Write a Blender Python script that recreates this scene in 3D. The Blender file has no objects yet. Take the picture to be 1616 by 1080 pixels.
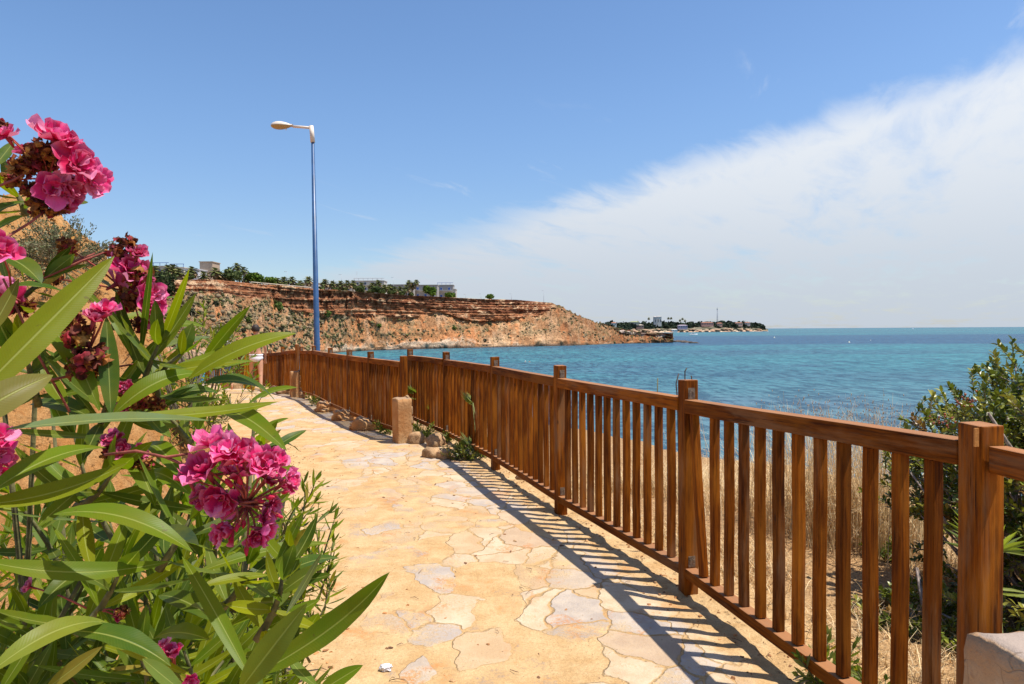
import bpy, bmesh, math, random
import numpy as np
from mathutils import Vector, Matrix
R = math.radians
rnd = random.Random(7)
rng = np.random.default_rng(11)
sc = bpy.context.scene
COL = sc.collection

# ------------------------------------------------------------------ camera
EYE = 1.52
F = 1077.0 / 1616.0          # focal length in picture widths (24 mm on 36 mm film)
PITCH, ROLL = R(-1.01), R(-0.36)
cam_d = bpy.data.cameras.new("camera"); cam = bpy.data.objects.new("camera", cam_d); COL.objects.link(cam)
cam_d.sensor_width = 36; cam_d.lens = 36 * F
cam_d.clip_start = 0.05; cam_d.clip_end = 60000
CM = Matrix.Rotation(R(90) + PITCH, 4, 'X') @ Matrix.Rotation(ROLL, 4, 'Z')
cam.matrix_world = Matrix.Translation((0, 0, EYE)) @ CM
sc.camera = cam
sc.render.resolution_x, sc.render.resolution_y = 1024, 684

# ------------------------------------------------------------------ light
SUN = Vector((0.48, -0.11, 1.2)).normalized()
sun_el = math.asin(SUN.z); sun_az = math.atan2(SUN.x, SUN.y)
sd = bpy.data.lights.new("sun", 'SUN'); sd.energy = 5.0; sd.angle = R(0.53); sd.color = (1, 0.95, 0.87)
so = bpy.data.objects.new("sun", sd); COL.objects.link(so); so.rotation_euler = SUN.to_track_quat('Z', 'Y').to_euler()
sc.view_settings.view_transform = 'Standard'; sc.view_settings.look = 'None'
sc.view_settings.exposure = 0.38; sc.view_settings.gamma = 1.0
sc.cycles.max_bounces = 8; sc.cycles.transparent_max_bounces = 8
try: sc.cycles.use_denoising = True
except Exception: pass


class NT:
    """small node-tree writer"""
    def __init__(s, nt): s.nt = nt; nt.nodes.clear()
    def n(s, t, **kw):
        nd = s.nt.nodes.new(t)
        for k, v in kw.items():
            if k.startswith('i_'):
                key = k[2:]
                key = int(key) if key.isdigit() else key.replace('_', ' ')
                s.set(nd.inputs[key], v)
            else: setattr(nd, k, v)
        return nd
    def set(s, sock, v):
        if isinstance(v, bpy.types.NodeSocket): s.nt.links.new(v, sock)
        elif isinstance(v, bpy.types.Node): s.nt.links.new(v.outputs[0], sock)
        else:
            if hasattr(sock.default_value, '__len__') and isinstance(v, (tuple, list)) and len(sock.default_value) == 4 and len(v) == 3: v = (*v, 1)
            sock.default_value = v
    def math(s, op, a, b=0.0, c=0.0, clamp=False):
        nd = s.nt.nodes.new('ShaderNodeMath'); nd.operation = op; nd.use_clamp = clamp
        for i, v in enumerate((a, b, c)): s.set(nd.inputs[i], v)
        return nd.outputs[0]
    def vmath(s, op, a, b=(0, 0, 0)):
        nd = s.nt.nodes.new('ShaderNodeVectorMath'); nd.operation = op
        s.set(nd.inputs[0], a); s.set(nd.inputs[1], b); return nd
    def mix(s, f, a, b, blend='MIX'):
        nd = s.nt.nodes.new('ShaderNodeMix'); nd.data_type = 'RGBA'; nd.blend_type = blend
        s.set(nd.inputs[0], f); s.set(nd.inputs[6], a); s.set(nd.inputs[7], b); return nd.outputs[2]
    def ss(s, v, lo, hi):
        nd = s.nt.nodes.new('ShaderNodeMapRange'); nd.interpolation_type = 'SMOOTHSTEP'
        s.set(nd.inputs[0], v); s.set(nd.inputs[1], lo); s.set(nd.inputs[2], hi); return nd.outputs[0]
    def noise(s, vec, scale, detail=4, rough=0.55, dist=0.0):
        nd = s.n('ShaderNodeTexNoise'); s.set(nd.inputs['Vector'], vec)
        nd.inputs['Scale'].default_value = scale; nd.inputs['Detail'].default_value = detail
        nd.inputs['Roughness'].default_value = rough; nd.inputs['Distortion'].default_value = dist
        return nd.outputs[0]


# ------------------------------------------------------------------ sky with the broad sheet of cloud
w = bpy.data.worlds.new("World"); sc.world = w; w.use_nodes = True
t = NT(w.node_tree)
sky = t.n('ShaderNodeTexSky', sky_type='NISHITA'); sky.sun_disc = False
sky.sun_elevation = sun_el; sky.sun_rotation = sun_az; sky.altitude = 10; sky.air_density = 1.0; sky.dust_density = 0.6; sky.ozone_density = 2.2
tc = t.n('ShaderNodeTexCoord'); g = tc.outputs['Generated']
sep = t.n('ShaderNodeSeparateXYZ', i_0=g); dx, dy, dz = sep.outputs
inv = t.math('DIVIDE', 1.0, t.math('MAXIMUM', t.math('ADD', dz, 0.06), 0.03))
cp = t.n('ShaderNodeCombineXYZ', i_0=t.math('MULTIPLY', dx, inv), i_1=t.math('MULTIPLY', dy, inv))
rot = t.n('ShaderNodeVectorRotate', rotation_type='Z_AXIS', i_Vector=cp.outputs[0]); rot.inputs['Angle'].default_value = R(29)
mp = t.n('ShaderNodeMapping', i_Vector=rot.outputs[0]); mp.inputs['Scale'].default_value = (1.6, 0.55, 1)
wisp = t.noise(mp.outputs[0], 2.6, 9, 0.62, 0.5)
mp2 = t.n('ShaderNodeMapping', i_Vector=rot.outputs[0]); mp2.inputs['Scale'].default_value = (0.8, 0.35, 1)
broad = t.noise(mp2.outputs[0], 1.1, 6, 0.55, 0.4)
c = t.math('SUBTRACT', t.math('ADD', t.math('MULTIPLY', dx, 0.31), t.math('MULTIPLY', dy, 0.168)), dz)
c = t.math('ADD', c, t.math('MULTIPLY', t.math('SUBTRACT', wisp, 0.5), 0.085))
c = t.math('ADD', c, t.math('MULTIPLY', t.math('SUBTRACT', broad, 0.5), 0.05))
m1 = t.ss(c, -0.018, 0.034)
thin = t.math('SUBTRACT', 1.02, t.math('MULTIPLY', t.ss(t.math('ADD', t.math('MULTIPLY', broad, 0.6), t.math('MULTIPLY', wisp, 0.4)), 0.47, 0.68), 0.68))
m1 = t.math('MULTIPLY', t.math('MULTIPLY', m1, thin), 0.94, clamp=True)
cirrus = t.math('MULTIPLY', t.ss(wisp, 0.60, 0.80), t.ss(c, -0.14, -0.02))
m = t.math('MULTIPLY', t.math('MAXIMUM', m1, t.math('MULTIPLY', cirrus, 0.45)), t.ss(dy, -0.25, 0.25))
skyc = t.n('ShaderNodeHueSaturation', i_Color=sky.outputs[0]); skyc.inputs['Saturation'].default_value = 1.12; skyc.inputs['Value'].default_value = 1.33
low = t.ss(dz, 0.0, 0.30)
cloudc = t.mix(low, (4.35, 4.85, 5.5, 1), (6.5, 6.8, 7.2, 1))
skyt = t.mix(1.0, skyc.outputs[0], t.mix(t.ss(dz, 0.0, 0.34), (0.74, 0.745, 0.80, 1), (0.965, 0.965, 1.0, 1)), 'MULTIPLY')
allc = t.mix(m, skyt, cloudc)
bg = t.n('ShaderNodeBackground', i_Color=allc); bg.inputs['Strength'].default_value = 0.10
wo = t.n('ShaderNodeOutputWorld', i_Surface=bg.outputs[0])

# ------------------------------------------------------------------ helpers
def ray(px, py):
    """world direction through a point of the 1616x1080 picture, scaled so that y = 1"""
    v = CM @ Vector(((px - 808) / 1077.0, -(py - 540) / 1077.0, -1.0))
    return Vector((v.x / v.y, 1.0, v.z / v.y))
def at(px, py, y):
    d = ray(px, py); return Vector((d.x * y, y, EYE + d.z * y))
def on_z(px, py, z):
    d = ray(px, py); k = (z - EYE) / d.z; return Vector((d.x * k, k, z))

def _hash(ix, iy, iz, seed):
    h = (ix.astype(np.int64) * 374761393 + iy.astype(np.int64) * 668265263 + iz.astype(np.int64) * 2147483647 + seed * 1274126177) & 0xffffffff
    h = ((h ^ (h >> 13)) * 1274126177) & 0xffffffff
    h = (h ^ (h >> 16)) & 0xffffffff
    return h / 4294967295.0 * 2 - 1
def vnoise(x, y, z=None, seed=0):
    x = np.asarray(x, float); y = np.asarray(y, float); x, y = np.broadcast_arrays(x, y)
    z = np.zeros_like(x) if z is None else np.broadcast_to(np.asarray(z, float), x.shape)
    ix, iy, iz = np.floor(x), np.floor(y), np.floor(z)
    fx, fy, fz = x - ix, y - iy, z - iz
    fx, fy, fz = [f * f * (3 - 2 * f) for f in (fx, fy, fz)]
    r = 0
    for a in (0, 1):
        for b in (0, 1):
            for c_ in (0, 1):
                wgt = (fx if a else 1 - fx) * (fy if b else 1 - fy) * (fz if c_ else 1 - fz)
                r = r + wgt * _hash(ix + a, iy + b, iz + c_, seed)
    return r
def fbm(x, y, z=None, seed=0, o=5, g=0.5):
    s = 0; a = 1; f = 1
    for i in range(o):
        s = s + a * vnoise(np.asarray(x) * f, np.asarray(y) * f, None if z is None else np.asarray(z) * f, seed + i * 17)
        a *= g; f *= 2.03
    return s
def sstep(x, a, b):
    k = np.clip((x - a) / (b - a), 0, 1); return k * k * (3 - 2 * k)

def unit(v):
    v = np.asarray(v, float); return v / np.maximum(np.linalg.norm(v, axis=-1, keepdims=True), 1e-9)

class NM:
    """collects vertices, faces, uvs and colours, and links them as ONE mesh object"""
    def __init__(s): s.V = []; s.Q = []; s.U = []; s.C = []; s.n = 0
    def add(s, V, Fc, col=(1, 1, 1), uv=None):
        V = np.asarray(V, float).reshape(-1, 3); k = len(V)
        s.V.append(V); s.U.append(np.zeros((k, 2)) if uv is None else np.asarray(uv, float).reshape(-1, 2))
        c_ = np.asarray(col, float); s.C.append(np.tile(c_, (k, 1)) if c_.ndim == 1 else c_)
        s.Q.extend([[i + s.n for i in f] for f in Fc]) if not isinstance(Fc, np.ndarray) else s.Q.extend((Fc + s.n).tolist())
        s.n += k; return s
    def batch(s, T, TF, TU, O, X, Y, Z, col):
        """stamp a template on N frames; T (m,3) in frame coordinates"""
        O, X, Y, Z = [np.asarray(a, float) for a in (O, X, Y, Z)]; N = len(O); m_ = len(T)
        T = np.asarray(T, float)
        if T.ndim == 2: T = np.broadcast_to(T, (N, m_, 3))
        else: m_ = T.shape[1]
        V = O[:, None] + T[:, :, 0:1] * X[:, None] + T[:, :, 1:2] * Y[:, None] + T[:, :, 2:3] * Z[:, None]
        TF = np.asarray(TF); Fc = (TF[None] + (np.arange(N) * m_)[:, None, None]).reshape(-1, TF.shape[1])
        uv = np.tile(np.asarray(TU, float), (N, 1)) if TU is not None else None
        return s.add(V.reshape(-1, 3), Fc, np.repeat(np.asarray(col, float), m_, axis=0), uv)
    def tube(s, P, rad, k=6, col=(1, 1, 1), cap=True):
        P = np.asarray(P, float); n = len(P); rad = np.broadcast_to(rad, (n,)).astype(float)
        tan = unit(np.gradient(P, axis=0)); ref = np.array([0.13, 0.31, 0.94]) if abs(tan[0][2]) < 0.9 else np.array([1.0, 0.1, 0])
        a = unit(np.cross(tan, ref)); b = np.cross(tan, a)
        th = np.arange(k) * 2 * math.pi / k
        V = (P[:, None] + rad[:, None, None] * (np.cos(th)[None, :, None] * a[:, None] + np.sin(th)[None, :, None] * b[:, None])).reshape(-1, 3)
        Fc = [[i * k + j, i * k + (j + 1) % k, (i + 1) * k + (j + 1) % k, (i + 1) * k + j] for i in range(n - 1) for j in range(k)]
        if cap: Fc += [list(range(k))[::-1], [(n - 1) * k + j for j in range(k)]]
        return s.add(V, Fc, col)
    def box(s, c_, size, rz=0.0, col=(1, 1, 1)):
        x, y, z = [a / 2 for a in size]; cs, sn = math.cos(rz), math.sin(rz)
        V = [(sx * x * cs - sy * y * sn + c_[0], sx * x * sn + sy * y * cs + c_[1], sz * z + c_[2]) for sx in (-1, 1) for sy in (-1, 1) for sz in (-1, 1)]
        return s.add(V, [[0, 1, 3, 2], [4, 6, 7, 5], [0, 4, 5, 1], [2, 3, 7, 6], [0, 2, 6, 4], [1, 5, 7, 3]], col)
    def build(s, name, mat, parent=None, smooth=True):
        V = np.concatenate(s.V); me = bpy.data.meshes.new(name)
        if parent is not None: V = V - np.array(ORG.get(parent, (0, 0, 0)))
        me.from_pydata(V.tolist(), [], s.Q); me.update()
        U = np.concatenate(s.U); C = np.concatenate(s.C)
        li = np.zeros(len(me.loops), np.int32); me.loops.foreach_get('vertex_index', li)
        uvl = me.uv_layers.new(name='UVMap'); uvl.data.foreach_set('uv', U[li].ravel())
        ca = me.color_attributes.new('Col', 'FLOAT_COLOR', 'POINT')
        ca.data.foreach_set('color', np.hstack([C, np.ones((len(C), 1))]).ravel())
        me.polygons.foreach_set('use_smooth', [smooth] * len(me.polygons))
        if mat: me.materials.append(mat)
        return link(name, me, parent)
ORG = {}          # world origin of every thing's root and of the parts that have sub-parts
def link(name, me, parent=None):
    o = bpy.data.objects.new(name, me); COL.objects.link(o)
    if parent is not None: o.parent = parent; ORG[o] = ORG.get(parent, (0, 0, 0))
    return o
def tag(o, label=None, cat=None, group=None, kind=None):
    if label: o['label'] = label
    if cat: o['category'] = cat
    if group: o['group'] = group
    if kind: o['kind'] = kind
    return o
def thing(name, label, cat, loc, group=None):
    o = bpy.data.objects.new(name, None); COL.objects.link(o); o.location = loc
    o.empty_display_size = 0.1
    ORG[o] = tuple(loc); return tag(o, label, cat, group)
def clone(o, loc=None, rz=None, scale=None, label=None):
    """a thing with copies of its parts and their sub-parts (meshes are shared)"""
    def cp(a, par):
        b = a.copy(); COL.objects.link(b)
        if par is not None: b.parent = par
        for ch in list(a.children): cp(ch, b)
        return b
    r = cp(o, None)
    if loc is not None: r.location = loc
    if rz is not None: r.rotation_euler.z = rz
    if scale is not None: r.scale = (scale,) * 3 if not hasattr(scale, '__len__') else scale
    if label: r['label'] = label
    return r

# ------------------------------------------------------------------ materials
def mat(name):
    m_ = bpy.data.materials.new(name); m_.use_nodes = True; return m_, NT(m_.node_tree)
def finish(t, color, rough=0.8, bump=None, bs=0.3, bd=0.02, spec=0.3, trans=None, tw=0.3):
    p = t.n('ShaderNodeBsdfPrincipled'); t.set(p.inputs['Base Color'], color); t.set(p.inputs['Roughness'], rough)
    p.inputs['Specular IOR Level'].default_value = spec
    if bump is not None:
        b = t.n('ShaderNodeBump'); t.set(b.inputs['Height'], bump); b.inputs['Strength'].default_value = bs; b.inputs['Distance'].default_value = bd
        t.set(p.inputs['Normal'], b.outputs[0])
    out = p.outputs[0]
    if trans is not None:
        tr = t.n('ShaderNodeBsdfTranslucent'); t.set(tr.inputs[0], trans)
        mx = t.n('ShaderNodeMixShader'); mx.inputs[0].default_value = tw
        t.set(mx.inputs[1], out); t.set(mx.inputs[2], tr.outputs[0]); out = mx.outputs[0]
    o = t.n('ShaderNodeOutputMaterial'); t.set(o.inputs[0], out); return p
def simple(name, col, rough=0.7, nscale=8.0, var=0.25, bs=0.25, bd=0.01, spec=0.3, metal=0.0):
    m_, t = mat(name); tc = t.n('ShaderNodeTexCoord').outputs['Object']
    n1 = t.noise(tc, nscale, 6); n2 = t.noise(tc, nscale * 6, 4)
    f = t.math('ADD', t.math('MULTIPLY', n1, 0.7), t.math('MULTIPLY', n2, 0.3))
    c_ = t.mix(t.ss(f, 0.35, 0.65), tuple(x * (1 - var) for x in col) + (1,), tuple(min(1, x * (1 + var * 0.6)) for x in col) + (1,))
    p = finish(t, c_, rough, f, bs, bd, spec); p.inputs['Metallic'].default_value = metal; return m_
def colmat(name, rough=0.75, nscale=30, var=0.3, bs=0.3, bd=0.01, spec=0.25, tw=None, coord='Object'):
    """base colour from the mesh's own colour attribute, varied by noise"""
    m_, t = mat(name); tc = t.n('ShaderNodeTexCoord').outputs[coord]
    a = t.n('ShaderNodeVertexColor', layer_name='Col').outputs[0]
    n1 = t.noise(tc, nscale, 5)
    k = t.math('ADD', 1 - var, t.math('MULTIPLY', t.ss(n1, 0.3, 0.7), 2 * var))
    kk = t.n('ShaderNodeCombineXYZ', i_0=k, i_1=k, i_2=k)
    c_ = t.mix(1.0, a, kk.outputs[0], 'MULTIPLY')
    finish(t, c_, rough, n1, bs, bd, spec, trans=c_ if tw else None, tw=tw or 0); return m_
M = {}
def wood(name, dark, mid, light):
    m_, t = mat(name)
    tc = t.n('ShaderNodeTexCoord').outputs['Object']; oi = t.n('ShaderNodeObjectInfo').outputs['Random']
    off = t.n('ShaderNodeCombineXYZ', i_0=t.math('MULTIPLY', oi, 37.0), i_1=t.math('MULTIPLY', oi, 11.0), i_2=t.math('MULTIPLY', oi, 23.0))
    v = t.vmath('ADD', tc, off.outputs[0]).outputs[0]
    mp = t.n('ShaderNodeMapping', i_Vector=v); mp.inputs['Scale'].default_value = (1, 1, 0.045)
    gr = t.noise(mp.outputs[0], 90, 6, 0.6, 0.3)
    mpb = t.n('ShaderNodeMapping', i_Vector=v); mpb.inputs['Scale'].default_value = (1, 1, 0.25)
    bl = t.noise(mpb.outputs[0], 9, 5, 0.6)
    kn = t.n('ShaderNodeTexVoronoi', i_Vector=t.n('ShaderNodeMapping', i_Vector=v, i_Scale=(1, 1, 0.5)).outputs[0]); kn.inputs['Scale'].default_value = 7
    knot = t.math('SUBTRACT', 1.0, t.ss(kn.outputs['Distance'], 0.02, 0.10))
    c_ = t.mix(t.ss(gr, 0.32, 0.68), dark, mid)
    c_ = t.mix(t.math('MULTIPLY', t.ss(bl, 0.40, 0.72), 0.75), c_, light)
    c_ = t.mix(t.math('MULTIPLY', knot, 0.75), c_, (0.05, 0.018, 0.008, 1))
    k = t.math('ADD', 0.62, t.math('MULTIPLY', oi, 0.62)); kk = t.n('ShaderNodeCombineXYZ', i_0=k, i_1=k, i_2=k)
    c_ = t.mix(1.0, c_, kk.outputs[0], 'MULTIPLY')
    gy = t.noise(t.n('ShaderNodeMapping', i_Vector=v, i_Scale=(1, 1, 0.15)).outputs[0], 5, 6, 0.7)
    c_ = t.mix(t.math('MULTIPLY', t.ss(gy, 0.52, 0.66), 0.55), c_, (0.23, 0.125, 0.062, 1))
    crk = t.math('MULTIPLY', t.ss(t.noise(t.n('ShaderNodeMapping', i_Vector=v, i_Scale=(1, 1, 0.02)).outputs[0], 140, 3, 0.5), 0.66, 0.70), t.ss(gy, 0.42, 0.55))
    c_ = t.mix(crk, c_, (0.02, 0.008, 0.004, 1))
    # paler tan mixed in on surfaces that face up
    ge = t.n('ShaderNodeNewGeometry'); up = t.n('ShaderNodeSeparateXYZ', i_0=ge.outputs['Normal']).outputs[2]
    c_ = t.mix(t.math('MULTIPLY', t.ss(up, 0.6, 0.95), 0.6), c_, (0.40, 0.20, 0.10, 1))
    h = t.math('ADD', gr, t.math('MULTIPLY', bl, 0.5))
    finish(t, c_, 0.72, h, 0.6, 0.004, 0.10); return m_
M['wood'] = wood('stained_timber', (0.062, 0.013, 0.0008, 1), (0.235, 0.060, 0.0018, 1), (0.36, 0.120, 0.010, 1))
M['woodpale'] = simple('bare_timber', (0.62, 0.26, 0.06), 0.6, 30)
M['metal'] = simple('galvanised_steel', (0.22, 0.16, 0.11), 0.6, 60, 0.5, metal=0.4)
M['leafO'] = None

def leafmat(name, rib=0.45, tw=0.40, rough=0.42):
    m_, t = mat(name)
    a = t.n('ShaderNodeVertexColor', layer_name='Col').outputs[0]
    uv = t.n('ShaderNodeUVMap').outputs[0]; s = t.n('ShaderNodeSeparateXYZ', i_0=uv)
    du = t.math('ABSOLUTE', t.math('SUBTRACT', s.outputs[0], 0.5))
    midr = t.math('SUBTRACT', 1.0, t.ss(du, 0.012, 0.05))
    vein = t.math('SINE', t.math('MULTIPLY', t.math('ADD', s.outputs[1], t.math('MULTIPLY', du, -0.12)), 330))
    tc = t.n('ShaderNodeTexCoord').outputs['Object']
    n1 = t.noise(tc, 22, 5, 0.6); n2 = t.noise(tc, 140, 3)
    c_ = t.mix(t.ss(n1, 0.35, 0.7), a, t.mix(0.5, a, (0.16, 0.16, 0.008, 1)))
    c_ = t.mix(t.math('MULTIPLY', t.ss(vein, 0.2, 1.0), 0.035), c_, (0.3, 0.38, 0.12, 1))
    c_ = t.mix(t.math('MULTIPLY', t.ss(n2, 0.68, 0.74), 0.5), c_, (0.10, 0.06, 0.02, 1))
    c_ = t.mix(t.math('MULTIPLY', midr, rib), c_, (0.42, 0.46, 0.14, 1))
    trc = t.mix(1.0, c_, (1.6, 1.7, 0.5, 1), 'MULTIPLY')
    h = t.math('ADD', t.math('MULTIPLY', midr, -1.0), t.math('MULTIPLY', vein, 0.03))
    finish(t, c_, rough, h, 0.35, 0.002, 0.17, trans=trc, tw=tw); return m_
M['leaf'] = leafmat('oleander_leaf')
M['smallleaf'] = colmat('leathery_leaf', 0.38, 20, 0.3, 0.1, spec=0.5, tw=0.22)
M['far_leaf'] = colmat('far_foliage', 0.8, 0.7, 0.35, 0.1, spec=0.1, tw=0.15)
M['straw'] = colmat('dry_straw', 0.75, 9, 0.25, 0.1, tw=0.25)
M['twig'] = colmat('bark', 0.85, 50, 0.35, 0.5)
M['painted'] = colmat('painted_render', 0.8, 0.4, 0.08, 0.1)

def petalmat():
    m_, t = mat('petal'); a = t.n('ShaderNodeVertexColor', layer_name='Col').outputs[0]
    uv = t.n('ShaderNodeUVMap').outputs[0]; s = t.n('ShaderNodeSeparateXYZ', i_0=uv)
    tc = t.n('ShaderNodeTexCoord').outputs['Object']
    n1 = t.noise(tc, 60, 4); str_ = t.noise(t.n('ShaderNodeMapping', i_Vector=uv, i_Scale=(14, 1.2, 1)).outputs[0], 2, 3)
    c_ = t.mix(t.math('MULTIPLY', t.ss(str_, 0.45, 0.7), 0.22), a, (0.50, 0.015, 0.10, 1))
    c_ = t.mix(t.math('MULTIPLY', t.ss(s.outputs[1], 0.7, 1.0), 0.40), c_, (0.86, 0.36, 0.54, 1))
    c_ = t.mix(t.math('MULTIPLY', t.ss(n1, 0.55, 0.8), 0.3), c_, (0.9, 0.3, 0.45, 1))
    finish(t, c_, 0.5, t.math('ADD', n1, str_), 0.3, 0.002, 0.3, trans=c_, tw=0.30); return m_
M['petal'] = petalmat()
M['dried'] = colmat('dried_petal', 0.7, 120, 0.5, 0.6, 0.002, tw=0.25)

# ------------------------------------------------------------------ the lie of the land
FL = [(-9, 3.2), (-3, 2.45), (0, 1.86), (2.08, 1.43), (3.92, 1.03), (5.64, 0.41), (7.47, -0.19), (9.2, -0.84), (10.56, -1.95), (11.7, -2.55), (13.1, -3.3), (14.9, -4.15), (16.2, -4.85),
      (18.2, -6.0), (19.5, -6.85), (21, -7.95), (22.5, -9.2), (24, -10.7), (27, -14.5), (32, -23), (45, -50), (70, -105)]
FY = np.array([a for a, b in FL]); FX = np.array([b for a, b in FL])
def Xf(y): return np.interp(y, FY, FX)
def height(x, y):
    """terrain height; d is the sideways distance from the fence line towards the bank"""
    x = np.asarray(x, float); y = np.asarray(y, float)
    d = Xf(y) - x
    g0 = -0.035 * np.maximum(y - 15, 0)
    h = g0 + 0.012 * fbm(x * 0.9, y * 0.9, seed=3, o=3)
    rough = np.exp(-((d + 0.15) / 0.38) ** 2) + sstep(d, 2.0, 2.6) * 0.8 + sstep(-d, 0.2, 0.8)
    h = h + 0.020 * rough * fbm(x * 5, y * 5, seed=5, o=4, g=0.6) + 0.006 * rough * fbm(x * 23, y * 23, seed=6, o=3, g=0.7)
    # bank
    A = np.interp(y, [-5, 2.5, 4, 6, 8, 9.3, 11, 14, 30], [0.6, 0.7, 0.9, 1.5, 2.2, 2.5, 3.5, 3.7, 4.0])
    dd = np.maximum(d - np.interp(y, [0, 5, 8, 12, 30], [2.75, 2.8, 3.2, 3.3, 3.6]) - 0.25 * fbm(x * 0.5, y * 0.5, seed=8, o=2), 0)
    bank = A * (1 - np.exp(-dd / 0.85))
    bank = bank * (1 + 0.22 * fbm(x * 0.7, y * 0.7, seed=9, o=4) * sstep(dd, 0.1, 1.5)) + sstep(dd, 0.0, 0.6) * (0.12 * fbm(x * 2.6, y * 2.6, seed=10, o=4, g=0.6) + 0.045 * (1 - 2 * np.abs(fbm(x * 7, y * 7, seed=15, o=3, g=0.6))))
    bank = bank - 0.9 * np.exp(-((y - 8.9) / 0.8) ** 2) * sstep(dd, 0.2, 2.0)
    h = h + bank
    # seaward side
    e = np.maximum(-d - 0.7, 0)
    h = h - 0.13 * np.minimum(e, 5.0) * (1 + 0.2 * fbm(x * 0.4, y * 0.4, seed=12, o=3))
    e2 = np.maximum(-d - 5.4 - 0.8 * fbm(x * 0.3, y * 0.3, seed=13, o=3), 0)
    h = h - np.minimum(e2 * 0.85, 11.0) + 0.25 * sstep(e2, 0, 2) * fbm(x * 1.1, y * 1.1, seed=14, o=4)
    return h
def H(x, y): return float(height(x, y))

ys = np.concatenate([np.arange(-6, 0.9, 0.3), np.arange(0.9, 7, 0.045), np.arange(7, 14, 0.09), np.arange(14, 30, 0.25), np.arange(30, 71, 2.0)])
ds = np.concatenate([np.arange(-40, -8, 1.6), np.arange(-8, -2.4, 0.2), np.arange(-2.4, -0.6, 0.07), np.arange(-0.6, 4.2, 0.045), np.arange(4.2, 9, 0.12), np.arange(9, 42, 2.0)])
DD, YY = np.meshgrid(ds, ys); XX = Xf(YY) - DD; HH = height(XX, YY)
ny, nd = DD.shape
V = np.stack([XX, YY, HH], -1).reshape(-1, 3)
idx = np.arange(ny * nd).reshape(ny, nd)
quad = np.stack([idx[:-1, :-1], idx[1:, :-1], idx[1:, 1:], idx[:-1, 1:]], -1).reshape(-1, 4)
dm = ((DD[:-1, :-1] + DD[1:, 1:]) / 2).ravel()
is_path = (dm > 0.10) & (dm < 3.0)
lat = np.stack([np.clip(DD, 0, 4) / 4, np.clip(-DD, 0, 8) / 8, np.clip((DD - 2.3) / 0.8, 0, 1)], -1).reshape(-1, 3)

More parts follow.
